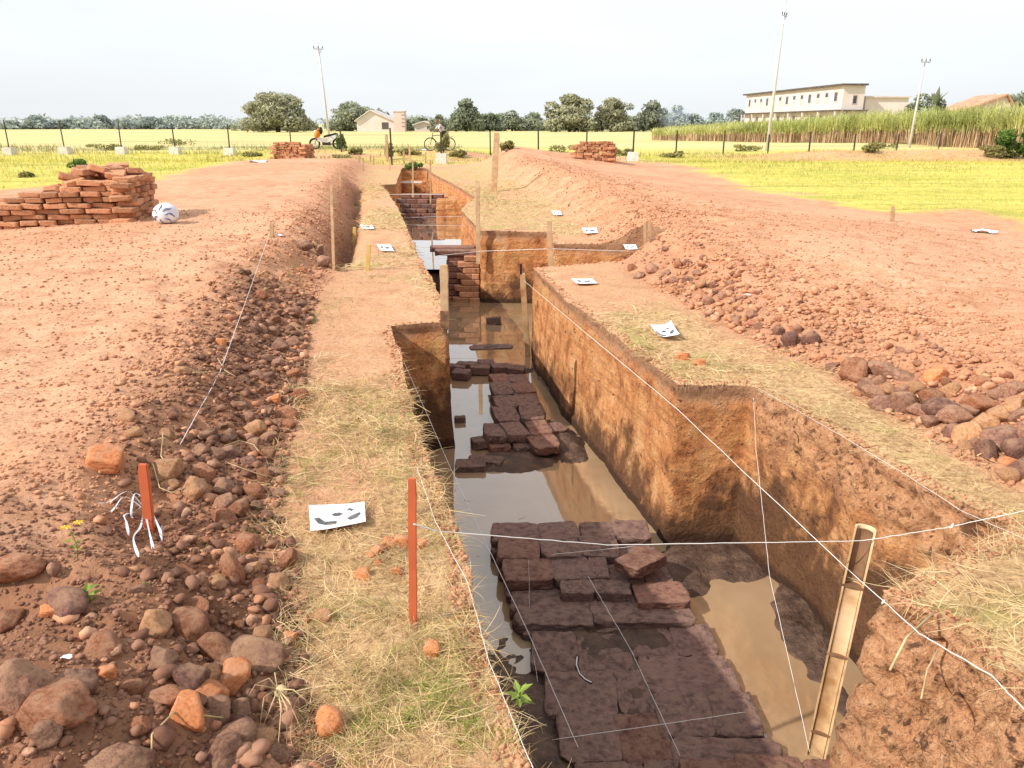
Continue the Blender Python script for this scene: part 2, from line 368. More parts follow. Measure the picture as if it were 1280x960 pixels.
def leafmat(name, cols, scale=1.2, trans=.25):
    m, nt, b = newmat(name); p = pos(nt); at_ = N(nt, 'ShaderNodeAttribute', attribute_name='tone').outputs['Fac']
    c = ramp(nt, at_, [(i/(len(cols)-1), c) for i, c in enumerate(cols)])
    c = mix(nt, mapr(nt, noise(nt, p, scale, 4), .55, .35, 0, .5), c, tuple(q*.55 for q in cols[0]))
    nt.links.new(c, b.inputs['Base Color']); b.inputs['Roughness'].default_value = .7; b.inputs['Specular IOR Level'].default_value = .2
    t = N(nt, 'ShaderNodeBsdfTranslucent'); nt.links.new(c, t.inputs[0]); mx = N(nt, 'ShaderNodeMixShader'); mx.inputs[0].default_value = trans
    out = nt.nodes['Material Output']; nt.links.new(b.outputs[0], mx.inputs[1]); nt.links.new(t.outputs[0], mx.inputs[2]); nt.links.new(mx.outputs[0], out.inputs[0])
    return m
M['leaf_olive'] = leafmat('olive leaves', [(.24, .24, .15), (.36, .36, .22), (.47, .46, .30)], .25)  # tree crown colours from here to leaf_mid are paled to imitate air haze
M['leaf_dark'] = leafmat('dark green leaves', [(.16, .19, .13), (.24, .275, .18), (.33, .37, .24)], .25)
M['leaf_haze_tint'] = leafmat('haze tinted leaves', [(.32, .38, .36), (.39, .45, .41), (.46, .51, .45)], .08)  # strongest paling: distance haze painted into the leaf colour
M['leaf_mid'] = leafmat('grey green leaves', [(.23, .26, .18), (.32, .35, .24), (.41, .44, .30)], .15)
M['leaf_fresh'] = leafmat('fresh green leaves', [(.10, .16, .03), (.20, .28, .05), (.34, .42, .10)], 6)
M['bushgreen'] = leafmat('bush leaves', [(.05, .10, .02), (.11, .20, .035), (.20, .30, .07)], 2)
M['weed'] = leafmat('dry weeds', [(.17, .17, .06), (.30, .28, .10), (.42, .36, .15)], 2)
M['caneleaf'] = leafmat('cane leaves', [(.34, .39, .11), (.54, .56, .20), (.70, .67, .30)], .3, .35)
M['canestalk'] = leafmat('dry cane stalks', [(.30, .18, .11), (.55, .37, .22), (.70, .53, .34)], 1, .1)
M['strawm'] = leafmat('dry straw', [(.42, .26, .11), (.68, .48, .24), (.80, .64, .38)], 5, .15)
M['grassm'] = leafmat('field grass', [(.30, .32, .06), (.60, .53, .10), (.78, .67, .20)], .6, .3)
M['greengrass'] = leafmat('green grass', [(.16, .20, .03), (.30, .35, .06), (.46, .46, .14)], 5, .3)
M['bark'] = basic('bark', [(.09, .07, .05), (.18, .14, .11)], 2, .9, .4, .02, 0)
M['clod'] = basic('dry clods', [(.28, .12, .062), (.48, .23, .125), (.66, .37, .225)], 6, .95, .4, .01, 0)
M['clod_dark'] = basic('damp clods', [(.11, .05, .032), (.23, .11, .068), (.38, .20, .125)], 6, .95, .4, .01, 0)

# ------------------------------------------------------------------ setting: ground
T0 = time.time()
def resample(poly):
    out = []; n = len(poly); clay = []
    for i in range(n):
        a = np.array(poly[i]); b = np.array(poly[(i+1) % n]); L = np.linalg.norm(b-a)
        d = np.hypot(*(a+b)/2); step = np.clip(d*.007, .018, .15); k = max(2, int(L/step))
        for j in range(k): out.append(a+(b-a)*j/k)
    return np.array(out)
OUT = resample(TRENCH)
nrm = np.roll(OUT, -1, 0)-np.roll(OUT, 1, 0); nrm /= np.linalg.norm(nrm, axis=1)[:, None]+1e-9
for _ in range(4): nrm = (nrm+np.roll(nrm, 1, 0)+np.roll(nrm, -1, 0)); nrm /= np.linalg.norm(nrm, axis=1)[:, None]
# outline runs far up the left side, back on the right: the soil is on the left of travel
NOUT = np.stack([-nrm[:, 1], nrm[:, 0]], 1)
rag = .022*fbm(OUT[:, 0]*5, OUT[:, 1]*5, seed=77, oct=3)+.03*fbm(OUT[:, 0]*1.3, OUT[:, 1]*1.3, seed=78, oct=2)
EDGE = OUT+NOUT*rag[:, None]
def inpoly(px, py, poly):
    r = np.zeros(len(px), bool); n = len(poly)
    for i in range(n):
        x1, y1 = poly[i]; x2, y2 = poly[(i+1) % n]
        if y1 == y2: continue
        c = ((y1 > py) != (y2 > py)) & (px < (x2-x1)*(py-y1)/(y2-y1)+x1); r ^= c
    return r
def band(d0, d1, step, half):
    ys = np.arange(d0, d1, step); pts = []
    for y in ys:
        w = half(y); xs = np.arange(-w, w, step); pts.append(np.stack([xs, np.full_like(xs, y)], 1))
    p = np.concatenate(pts); return p+RS.uniform(-.38, .38, p.shape)*step
w1 = lambda y: y*.85+.9
pts = [band(.2, 3.6, .028, w1), band(3.6, 7, .045, w1), band(7, 14, .09, w1), band(14, 26, .2, w1), band(26, 55, .42, w1), band(55, 120, 2.2, lambda y: y*.9+5)]
ring = []
for r_, k in ((160, 60), (260, 60), (450, 60), (900, 60), (2000, 60), (4500, 60)):
    a = np.linspace(0, 2*math.pi, k, endpoint=False); ring.append(np.stack([r_*np.cos(a), r_*np.sin(a)], 1))
back = np.stack(np.meshgrid(np.arange(-60, 60, 4.), np.arange(-60, 0, 4.)), -1).reshape(-1, 2)
side = np.stack(np.meshgrid(np.arange(-90, 90, 5.), np.arange(0, 90, 5.)), -1).reshape(-1, 2); side = side[np.abs(side[:, 0]) > side[:, 1]*.85+6]
P2 = np.concatenate(pts+ring+[back, side])
# drop points too near to the edge line
g = {}
for i, e in enumerate(EDGE): g.setdefault((int(e[0]//.15), int(e[1]//.15)), []).append(e)
keep = np.ones(len(P2), bool)
for i in np.where((P2[:, 1] > .1) & (P2[:, 1] < 35) & (np.abs(P2[:, 0]) < 6))[0]:
    x, y = P2[i]; cx, cy = int(x//.15), int(y//.15); lim = (.006*max(1., np.hypot(x, y)/2))**2
    for a in (-1, 0, 1):
        for b in (-1, 0, 1):
            for e in g.get((cx+a, cy+b), ()):
                if (e[0]-x)**2+(e[1]-y)**2 < lim: keep[i] = False
P2 = P2[keep]; P2 = P2[~inpoly(P2[:, 0], P2[:, 1], EDGE)]
nE = len(EDGE); allp = np.concatenate([EDGE, P2])
vs, es, fs, *_r = delaunay_2d_cdt([Vector(p) for p in allp.tolist()], [(i, (i+1) % nE) for i in range(nE)], [], 0, 1e-6)
V = np.array([(v.x, v.y) for v in vs]); T = np.array([f for f in fs if len(f) == 3])
cen = V[T].mean(1); T = T[~inpoly(cen[:, 0], cen[:, 1], EDGE)]
Z = ground_z(V[:, 0], V[:, 1])
gm = mesh_np('ground', np.column_stack([V, Z]), T, M['ground'], True)
x, y = V[:, 0], V[:, 1]; R_ = np.hypot(x, y)
wob = .5*fbm(x*.8, y*.8, seed=51)+.2*fbm(x*4, y*4, seed=52); wf = np.clip(y/8, .15, 2.2)
sl = toeL(y)-x; sr = x-toeR(y)
grassL = sst(-.5, .5, np.interp(y, GL_y, GL_x, left=-99)-x+wob*wf)*sst(18, 21, y); grassR = sst(-.5, .5, x-np.interp(y, GR_y, GR_x, left=99)+wob*wf)*sst(11, 13.6, y)
gr = np.maximum(grassL, grassR); gr = np.maximum(gr, sst(44, 50, y+3*wob))
weedy = sst(35, 38, y)*sst(-.2, .5, fbm(x*.25, y*.5, seed=61)+.1)
ridge = hard_bump(x, 12, 40, 2.5)*hard_bump(y+1.5*wob, 39.5, 49, 1.0)
gr = np.maximum(gr, weedy*.7)*(1-.85*ridge)
strawm_ = np.clip(sst(.05, -.12, sl+.25*wob)*sst(.1, -.12, sr+.25*wob), 0, 1)*(1-sst(32, 36, y))
bare = sst(-.05, .35, fbm(x*.7+3, y*.7, seed=71)+.55*hard_bump(y, 6.2, 15, .8)-.1)
straw = strawm_*(1-.75*bare)
damp = np.clip(np.exp(-((sl-.42)/.42)**2)*sst(.6, 2., y+1.5)*(1-sst(6.5, 9, y))*(.75+.6*fbm(x*1.5, y*1.5, seed=81)), 0, 1)
damp = np.maximum(damp, np.clip(sst(.2, .7, sl)*(1-sst(2.0, 3.1, y+.4*wob))*(.8+.6*fbm(x*2, y*2, seed=83)), 0, .9))
damp = np.maximum(damp, np.exp(-((sl-.12)/.22)**2)*hard_bump(y, 10, 24, .5))
damp = np.maximum(damp, .45*np.exp(-((sr-.3)/.35)**2)*(1-sst(9, 14, y)))
red = np.clip((np.exp(-((sr-.75)/.85)**2)+.8*np.exp(-((sl-.5)/.7)**2))*(1-sst(30, 40, y))*(.65+.6*fbm(x*1.2, y*1.2, seed=85)), 0, 1)*.75
red = np.maximum(red, .3*(fbm(x*.5, y*.5, seed=86) > .05))
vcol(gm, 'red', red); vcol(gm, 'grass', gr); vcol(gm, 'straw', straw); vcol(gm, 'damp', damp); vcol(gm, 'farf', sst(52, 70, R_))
gobj = link('ground', gm); tag(gobj, None, None, kind='structure')
def masks(x, y):
    x = np.asarray(x); y = np.asarray(y)
    return toeL(y)-x, x-toeR(y)
print('ground', len(T), time.time()-T0)

# ------------------------------------------------------------------ trench walls
def trench_walls():
    K = 46; n = len(EDGE); ztop = ground_z(EDGE[:, 0], EDGE[:, 1])
    zz = np.linspace(0, 1, K)**1.05
    X = np.zeros((n, K)); Y = X.copy(); Zc = X.copy()
    ex = EDGE[:, 0][:, None]; ey = EDGE[:, 1][:, None]; nx = NOUT[:, 0][:, None]; ny = NOUT[:, 1][:, None]
    zc = ztop[:, None]*(1-zz)[None]+(-1.6)*zz[None]
    clayw = np.clip(sst(1.25, 1.6, OUT[:, 0])*(1-sst(2.78, 3.0, OUT[:, 1])), 0, 1)
    claytop = np.clip(sst(1.7, 1.85, OUT[:, 0])*(1-sst(5.0, 5.3, OUT[:, 1])), 0, 1)*.9
    rag2 = ((.022*fbm(OUT[:, 0]*5, OUT[:, 1]*5, seed=77, oct=3))[:, None])*zz[None]  # the ragged lip evens out downward
    cw = np.maximum(clayw[:, None], claytop[:, None]*sst(-.55, -.25, zc+.15*fbm(ex*3, ey*3, zc*3, seed=5)))
    disp = .03*fbm(ex*3, ey*3, zc*2.2, seed=91, oct=3)+.012*fbm(ex*14, ey*14, zc*11, seed=92, oct=3)
    lump = 1-2*np.abs(fbm(ex*9, ey*9, zc*9, seed=95, oct=3)); lump2 = np.abs(fbm(ex*23, ey*23, zc*23, seed=96, oct=2))
    disp = disp+cw*(-.085*(lump-.4)+.05*lump2)
    # undercut root zone just below the surface
    disp = disp+.02*np.exp(-((zc+.10)/.05)**2)
    disp = disp-.05*zz[None]**2 - .10*clayw[:, None]*np.sin(np.clip(zz, 0, 1)*math.pi*.9)[None]*.7
    disp = disp*sst(0, .06, zz)[None]-rag2
    X = ex+nx*disp; Y = ey+ny*disp
    Vv = np.stack([X, Y, zc], -1).reshape(-1, 3)
    i = np.arange(n)[:, None]*K; j = np.arange(K-1)[None]; i2 = ((np.arange(n)+1) % n)[:, None]*K
    Q = np.stack([i+j, i+j+1, i2+j+1, i2+j], -1).reshape(-1, 4)
    me = mesh_np('trench_wall', Vv, Q, M['wall'], True)
    vcol(me, 'clay', np.broadcast_to(cw, (n, K)).ravel())
    dmp = np.clip(sst(1.1, 1.6, OUT[:, 0])*(1-sst(5.0, 5.5, OUT[:, 1]))*.5+(OUT[:, 0] < toe_mid(OUT[:, 1]))*.5*(1-sst(7.5, 9, OUT[:, 1])), 0, 1)
    vcol(me, 'damp', np.repeat(dmp, K))
    tag(link('trench_wall', me), None, None, kind='structure')
def toe_mid(y): return np.interp(y, [0, 2, 7, 10, 20, 34], [1.1, .8, -.1, -.45, -2.0, -4.1])
trench_walls()
ISL = []   # mud banks standing out of the water: (x, y, rx, ry, rot, height above floor)
def bank(px, py, rx, ry, h, rot=0): q = atz(px, py, -1.28); ISL.append((q.x, q.y, rx, ry, rot, h))
bank(640, 575, .62, .34, .165, .1); bank(700, 548, .30, .75, .19, .25); bank(605, 575, .35, .2, .10)
bank(612, 461, .55, .14, .19, .0); bank(640, 462, .45, .2, .16); bank(690, 480, .16, 1.4, .16, .2)
bank(612, 433, .5, .10, .135, .1); bank(617, 404, .14, .09, .1)
bank(900, 698, .66, .44, .165, 0); bank(850, 715, .3, .5, .17); bank(1005, 775, .26, .85, .155, -.2); bank(975, 830, .2, .22, .10); bank(940, 885, .12, .5, .06); bank(1050, 870, .12, .3, .15)
bank(700, 690, .9, .7, .10, 0)
ISL.append((.62, 4.0, .72, 1.5, .19, .168)); ISL.append((.0, 2.95, .6, 1.55, .19, .165)); ISL.append((.1, 2.3, .6, .9, .19, .15)); bank(665, 530, .45, 1.0, .12, .15)
def floor_z(x, y):
    z = -1.40+.018*fbm(x*3, y*3, seed=15)+.012*fbm(x*12, y*12, seed=16)
    for (cx, cy, rx, ry, rot, h) in ISL:
        c, s = math.cos(rot), math.sin(rot); dx = (x-cx)*c+(y-cy)*s; dy = -(x-cx)*s+(y-cy)*c
        z = np.maximum(z, -1.42+h*np.exp(-((dx/rx)**2+(dy/ry)**2)**1.5)*1.0+.03*fbm(x*4, y*4, seed=17)+.018*fbm(x*17, y*17, seed=18))
    z = z+.50*sst(14.15, 14.35, y)
    return z
def strip(name, mat_, zf, y0=.2, y1=35, halfw=2.3, st=.03, smooth=True):
    rows = [y0]
    while rows[-1] < y1: rows.append(rows[-1]+max(st, rows[-1]*.009))
    rows = np.array(rows); U = np.linspace(-halfw, halfw, int(2*halfw/st) if st < 1 else 2)
    X = toe_mid(rows)[:, None]+.2*(1-sst(10, 14, rows))[:, None]+U[None]; Y = np.broadcast_to(rows[:, None], X.shape)
    Zs = zf(X, Y); n, k = X.shape
    Vv = np.stack([X, Y, Zs], -1).reshape(-1, 3); i = np.arange(n-1)[:, None]*k; j = np.arange(k-1)[None]
    Q = np.stack([i+j, i+j+1, i+k+j+1, i+k+j], -1).reshape(-1, 4)
    me = mesh_np(name, Vv, Q, mat_, smooth); return tag(link(name, me), None, None, kind='structure')
strip('trench_floor', M['mud'], floor_z, st=.035)
strip('water', M['water'], lambda x, y: np.full(x.shape, -1.30), y1=14.3, st=2.0)
strip('water', M['water'], lambda x, y: np.full(x.shape, -.80), y0=14.3, y1=35, st=2.0)

# ------------------------------------------------------------------ rocks
def ico(sub):
    bm = bmesh.new(); bmesh.ops.create_icosphere(bm, subdivisions=sub, radius=1)
    v = np.array([p.co[:] for p in bm.verts]); f = np.array([[q.index for q in p.verts] for p in bm.faces]); bm.free(); return v, f
IV, IF = ico(4); IV1, IF1 = ico(1); IV2, IF2 = ico(2)
def rock_shape(seed, planes=11, base=(IV, IF), blocky=False):
    rs = np.random.RandomState(seed); v = base[0].copy(); d = v/np.linalg.norm(v, axis=1)[:, None]
    r = np.full(len(v), 1.25)
    for k in range(planes):
        nn = rs.normal(size=3)
        if blocky and k < 6: nn = np.eye(3)[k//2]*(1 if k % 2 else -1)+rs.normal(size=3)*.14
        nn /= np.linalg.norm(nn); h = rs.uniform(.72, .98)
        dp = d@nn; q = np.where(dp > .08, h/np.maximum(dp, .08), 9); r = -np.log(np.exp(-26*r)+np.exp(-26*q))/26
    v = d*r[:, None]; s = rs.uniform(0, 50)
    v *= (1+.08*fbm(v[:, 0]*2.2+s, v[:, 1]*2.2, v[:, 2]*2.2, seed=seed)+.04*fbm(v[:, 0]*8+s, v[:, 1]*8, v[:, 2]*8, seed=seed+1))[:, None]
    return v
RSH = [rock_shape(100+i, 9+i % 6) for i in range(12)]+[rock_shape(200+i, 9, blocky=True) for i in range(4)]
_rc = {}
def rockmesh(k, mk):
    if (k, mk) not in _rc:
        me = mesh_np('stone', RSH[k], IF, M[mk], True); _rc[(k, mk)] = me
    return _rc[(k, mk)]
NST = [0]
def stone(p, w, h=None, kind='stone', label=None, group=None, name='stone', blocky=False, sink=.48, depth=None):
    """w: width in metres (diameter)"""
    h = h or w*random.uniform(.7, .95); k = random.randrange(12, 16) if blocky else random.randrange(12)
    o = link(name, rockmesh(k, kind))
    dd = depth or w*random.uniform(.75, 1.0)
    o.scale = (w/2, dd/2, h/2)
    o.rotation_euler = (random.uniform(-.3, .3), random.uniform(-.3, .3), random.uniform(-.5, .5)+(0 if depth else random.choice((0, 1.57, 3.14))))
    o.location = p+Vector((0, 0, h/2*(1-sink)*.85)); NST[0] += 1
    tag(o, label, 'stone' if name == 'stone' else 'brick fragment', group); return o
def rng_(px, py): q = hit(px, py); return q, (q-Vector((0, 0, H))).length
KL = {'s': 'stone', 'r': 'stone_red', 't': 'stone_tan', 'd': 'stone_dark', 'o': 'brickfrag'}
KN = {'s': 'brown stone', 'r': 'reddish brown stone', 't': 'tan stone', 'd': 'dark maroon grey stone', 'o': 'orange brick fragment'}
SPOTS = []   # (x, y, radius) already taken
def place(px, py, wpx, hpx, k, label=None, where='left'):
    q, d = rng_(px, py+(hpx or wpx*.8)*.35); w = wpx/F*d*.93; h = (hpx/F*d*.95) if hpx else None
    if h: h = min(h, w*1.5)
    grp = None
    if label is None:
        label = KN[k]+(' in the rubble along the left side of the straw-covered strip' if where == 'left' else ' in the row of stones along the right side of the trench' if where == 'right' else ' lying on the dry straw strip')
        grp = KN[k]+'s '+('of the left rubble' if where == 'left' else 'of the right stone row' if where == 'right' else 'on the straw strip')
    SPOTS.append((q.x, q.y, w/2))
    return stone(q, w*1.08, h, KL[k], label, grp, 'brick_fragment' if k == 'o' else 'stone', blocky=(k == 'o' and random.random() < .6))
LEFT = [(134,577,46,22,'o','bright orange wedge of brick lying behind the short orange stake'),(209,581,34,30,'t'),(211,598,18,14,'t'),(256,583,26,24,'r'),(245,611,30,32,'t'),(278,602,25,26,'s'),(283,627,25,22,'s'),(300,633,26,24,'r'),(319,609,25,22,'r'),
 (281,648,28,20,'r'),(312,675,27,24,'r'),(292,709,26,38,'r','tall dark red stone standing upright in the middle of the left rubble'),(347,730,30,24,'t'),(361,698,28,25,'r'),(317,714,19,15,'t'),(272,731,20,14,'t'),(19,715,54,32,'r','long flat brown stone at the left edge of the photo'),(83,755,42,34,'d','dark maroon stone beside the leafy green seedling'),
 (14,775,31,24,'r'),(67,772,20,13,'o'),(197,782,37,42,'t','upright tan orange stone with a pointed foot, left one of a pair'),(236,785,38,42,'r','rough orange brown stone leaning right of its pointed pair'),(247,758,28,18,'r'),(269,806,40,34,'r'),(319,820,54,34,'s','wide grey brown stone beside the dry roots'),
 (237,842,46,42,'d','round dark maroon stone above the two bright brick pieces'),(205,829,33,28,'s'),(256,860,42,23,'o','bright orange brick piece lying flat in the lower left rubble'),(295,846,38,30,'o','pale orange brick corner right of the flat brick piece'),(239,893,36,42,'o','red orange half brick standing on end in the lower left rubble'),(272,885,30,29,'s'),(208,880,42,26,'r'),
 (294,910,38,32,'s'),(281,940,46,32,'s'),(73,890,72,42,'r','large dark red stone with a long ridge in the lower left corner'),(35,860,48,52,'s','big soil-coated lump in the lower left corner'),(90,855,42,40,'d'),(64,928,32,24,'s'),(131,809,38,22,'r'),(133,838,20,16,'o'),(262,841,28,16,'t'),(281,828,34,18,'s'),
 (330,800,27,22,'t'),(361,802,21,18,'o'),(337,843,17,14,'r'),(145,940,60,40,'s','large flat soil-coated lump at the lower edge left of centre'),(331,923,30,24,'t'),(300,880,24,20,'s'),(310,862,20,18,'s'),(330,870,22,16,'r'),(350,950,22,18,'s'),(320,945,20,16,'t'),(110,760,20,14,'r'),
 (328,369,14,14,'r'),(347,387,16,12,'r'),(366,390,19,15,'s'),(341,402,18,14,'r'),(369,410,17,12,'t'),(342,415,15,13,'s'),(350,432,19,19,'s'),(366,430,15,15,'s'),(277,430,14,10,'o'),(367,466,18,14,'r'),(323,469,17,13,'s'),(305,471,12,12,'s'),(344,500,16,12,'o'),(359,499,18,16,'r'),
 (375,494,18,16,'r'),(355,516,26,20,'r'),(334,515,20,16,'s'),(361,532,16,14,'r'),(319,532,22,24,'t'),(287,541,20,20,'s'),(262,541,22,18,'d'),(206,535,20,14,'t'),(206,548,22,14,'t'),(231,465,18,12,'t'),(403,327,22,15,'s'),(381,310,20,11,'s'),(398,313,14,11,'s'),
 (312,520,18,15,'s'),(300,505,18,14,'s'),(336,545,20,16,'s'),(318,555,20,16,'s'),(335,570,22,18,'r'),(312,580,20,17,'d'),(290,562,22,20,'d'),(345,590,20,15,'s'),(331,595,20,17,'r'),(270,565,18,15,'s'),(250,560,20,16,'s'),(335,450,14,11,'s'),(350,455,16,13,'s'),(338,475,15,12,'s'),(325,488,15,12,'r'),(300,540,15,13,'r'),(322,630,14,12,'s'),(330,655,12,10,'t'),(160,520,18,14,'t'),(170,545,16,14,'t'),(180,600,16,12,'t')]
for a in LEFT: place(a[0], a[1], a[2], a[3], a[4], a[5] if len(a) > 5 else None, 'left')
RIGHT = [(1066,464,33,30,'r','square orange brown stone at the far end of the right stone row'),(1098,459,34,22,'s'),(1128,463,35,17,'s'),(1081,478,18,17,'s'),(1096,475,16,15,'s'),(1092,490,25,17,'s'),(1109,485,21,17,'t'),(1129,487,16,17,'s'),(1143,487,17,15,'t'),(1167,474,22,17,'o'),(1105,501,30,19,'d'),(1133,503,34,24,'s'),
 (1165,497,27,19,'r'),(1151,512,25,16,'s'),(1175,510,34,22,'d'),(1192,521,32,27,'s'),(1211,540,30,42,'t','tall pale tan stone standing out of the right stone row'),(1190,538,22,20,'d'),(1162,525,18,14,'s'),(1186,488,20,20,'t'),(1203,485,18,13,'t'),(1225,501,34,23,'r'),(1230,523,25,22,'t'),(1247,515,27,22,'t'),
 (1256,541,43,33,'d','largest purplish grey stone at the right edge of the stone row'),(1273,562,30,30,'d'),(1232,567,24,26,'d'),(1267,502,28,14,'t'),(1260,490,27,18,'s'),(1275,517,22,18,'s'),(1260,580,17,13,'o'),(1276,591,24,22,'d'),(1258,597,20,15,'t'),(1225,477,22,10,'r'),(1212,510,20,15,'s'),(1244,495,16,12,'s'),(1205,560,14,12,'t'),(1220,556,16,14,'s'),
 (1290,540,34,28,'s'),(1296,575,32,28,'d'),(985,422,22,24,'d'),(1012,427,20,22,'d'),(972,412,14,14,'d'),(997,415,12,14,'s'),(1040,455,16,12,'s'),(1055,450,16,12,'t'),
 (815,337,16,13,'s'),(800,343,14,11,'s'),(790,334,12,10,'r'),(832,340,14,11,'s'),(848,330,12,9,'r'),(860,350,13,10,'s'),(876,356,14,11,'t'),(893,352,12,10,'s'),(905,372,14,11,'s'),(885,376,14,11,'s'),(922,385,14,11,'t'),(940,395,13,11,'s'),(920,400,15,12,'s'),(900,392,14,11,'r'),(870,338,12,9,'s'),(842,352,13,10,'s')]
for a in RIGHT: place(a[0], a[1], a[2], a[3], a[4], a[5] if len(a) > 5 else None, 'right')
for a in [(412,897,32,46,'o','orange brown brick fragment lying alone on the straw near the lower edge'),(541,808,20,22,'o','small pale orange fragment below the tall orange stake'),(471,687,22,14,'o'),(487,678,18,14,'o'),(503,680,20,18,'o'),(527,678,14,12,'o'),(455,718,20,14,'o'),(497,716,16,12,'o'),(474,704,12,8,'o'),(348,732,10,8,'t'),(405,772,20,13,'t'),(393,915,12,10,'t'),
          (853,444,18,11,'o','broken orange brick behind the right trench edge, left one of two'),(874,453,17,10,'o','broken orange brick behind the right trench edge, right one of two'),(810,449,9,7,'t')]:
    place(a[0], a[1], a[2], a[3], a[4], a[5] if len(a) > 5 else None, 'straw')
def free(x, y, r):
    for (a, b, c) in SPOTS:
        if (a-x)**2+(b-y)**2 < (.8*(c+r))**2: return False
    return True
# the rest of the countable stones
cnt = 0
for t_ in range(2600):
    if NST[0] >= 292: break
    y = random.uniform(1.5, 11); left = random.random() < .62
    s = random.gauss(.30, .18); x = float(toeL(y))-s if left else float(toeR(y))+s+.1
    if not left and y < 2.5: continue
    if s < .02 or s > 1.2: continue
    w = random.uniform(.035, .085)*(1 if y < 6 else 1.2)
    if not free(x, y, w/2): continue
    SPOTS.append((x, y, w/2)); k = random.choice('ssssrrtdd'); q = Vector((x, y, float(ground_z(x, y))))
    stone(q, w, None, KL[k], 'small '+KN[k]+(' in the rubble along the left side of the straw-covered strip' if left else ' at the foot of the right spoil bank'), 'small '+KN[k]+'s '+('left' if left else 'right')+' of the trench')

# clods and pebbles that nobody could count
def scatter(name, pts, sizes, mats_, base, var=8, flatten=.75, label=None, cat=None, mi=None, rough=0, smooth=True):
    n = len(pts); shapes = [rock_shape(500+i, 8, base=base) for i in range(var)]
    if rough:
        shapes = [s*(1+rough*fbm(s[:, 0]*2.6+i*7, s[:, 1]*2.6, s[:, 2]*2.6, seed=i)+rough*RS.uniform(-.5, .5, len(s)))[:, None] for i, s in enumerate(shapes)]
    bv = shapes[0].shape[0]; bf = base[1]
    which = RS.randint(0, var, n); S = np.array(shapes)[which]
    a = RS.uniform(0, 6.28, n); c, s = np.cos(a), np.sin(a)
    sc = sizes[:, None]*np.stack([RS.uniform(.8, 1.25, n), RS.uniform(.8, 1.25, n), RS.uniform(.6, .95, n)*flatten/.75], 1)/2
    S = S*sc[:, None, :]; X = S[..., 0]*c[:, None]-S[..., 1]*s[:, None]; Y = S[..., 0]*s[:, None]+S[..., 1]*c[:, None]
    Vv = np.stack([X+pts[:, 0:1], Y+pts[:, 1:2], S[..., 2]+pts[:, 2:3]+sizes[:, None]*.16], -1).reshape(-1, 3)
    Ff = (np.arange(n)*bv)[:, None, None]+bf[None]
    me = mesh_np(name, Vv, Ff.reshape(-1, 3), smooth=smooth, mats=mats_, midx=(np.repeat(mi, len(bf)) if mi is not None else None))
    o = link(name, me); tag(o, label, cat, kind='stuff'); return o
def sample_strip(n, y0, y1, left, mu, sg, ypow=1.6):
    u = RS.uniform(0, 1, n); y = y0+(y1-y0)*u**ypow; s = np.abs(RS.normal(mu, sg, n)); x = np.where(left, toeL(y)-s, toeR(y)+s)
    ok = ~inpoly(x, y, EDGE); return x[ok], y[ok], s[ok]
xs, ys, ss = [], [], []
for (n, y0, y1, L, mu, sg) in ((9000, 1.3, 5.5, True, .45, .38), (4500, 5.5, 14, True, .35, .35), (2500, 12, 30, True, .3, .5), (4200, 1.9, 6.5, False, .65, .5), (3000, 6, 13, False, .8, .5), (4500, 12, 30, False, 1.1, .7)):
    a, b, c = sample_strip(n, y0, y1, L, mu, sg); xs.append(a); ys.append(b)
a = RS.uniform(-3.6, -1.2, 3800); b = RS.uniform(1.3, 3.2, 3800); xs.append(a); ys.append(b)
X = np.concatenate(xs); Y = np.concatenate(ys)
d = np.hypot(X, Y); size = (.010+.024*RS.power(.35, len(X))**1.0*RS.uniform(.2, 1, len(X)))*np.clip(d/4, .8, 1.5)
Zg = ground_z(X, Y); slx, srx = masks(X, Y)
dk = (np.exp(-((slx-.42)/.42)**2)*(Y < 8)+(Y < 2.9)*(slx > .2)*.9+.25*(srx > 0)*(srx < .8)) > RS.uniform(.1, 1, len(X))
scatter('soil_clods', np.stack([X, Y, Zg], 1), size, [M['clod'], M['clod_dark'], M['stone_red'], M['stone_tan']], (IV2, IF2), mi=np.where(dk, 1, np.where(RS.uniform(0, 1, len(X)) < .10, np.where(RS.uniform(0, 1, len(X)) < .5, 2, 3), 0)), label='loose crumbs and clods of red soil strewn over the spoil banks', cat='soil clods', rough=.22, smooth=False)
# bigger lumps packed between the stones
x1, y1, s1 = sample_strip(1500, 1.4, 8, True, .30, .24, 1.4); x2, y2, s2 = sample_strip(1300, 2.6, 9, False, .40, .34, 1.3); X = np.concatenate([x1, x2]); Y = np.concatenate([y1, y2]); nn_ = len(X)
lm = RS.uniform(0, 1, nn_); slx, srx = masks(X, Y)
scatter('soil_lumps', np.stack([X, Y, ground_z(X, Y)+.004], 1), (.016+.045*RS.uniform(0, 1, nn_)**2.2)*np.where(Y > 6, 1.3, 1), [M['clod'], M['clod_dark'], M['stone_red'], M['stone']], (IV2, IF2), mi=np.where(lm < .14, 0, np.where(lm < .84, np.where((slx > 0) & (slx < .8), 1, 0), np.where(lm < .88, 2, 3))), label='loose lumps of earth and small rubble packed between the larger stones', cat='rubble', rough=.26, smooth=False)
# fine crumbs over the bare spoil platforms
n = 9000; Y = 1.5+12*RS.uniform(0, 1, n)**1.6; s = RS.uniform(.4, 4.5, n)*np.clip(Y/6, .5, 1.3); L = RS.uniform(0, 1, n) < .5
X = np.where(L, toeL(Y)-s, toeR(Y)+s); ok = (np.abs(X) < Y*.85+.5); X, Y = X[ok], Y[ok]
scatter('soil_crumbs', np.stack([X, Y, ground_z(X, Y)], 1), RS.uniform(.005, .017, len(X))*np.clip(np.hypot(X, Y)/4, .7, 2), [M['clod']], (IV1, IF1), label='fine dry crumbs scattered on the flat spoil surface', cat='soil crumbs')
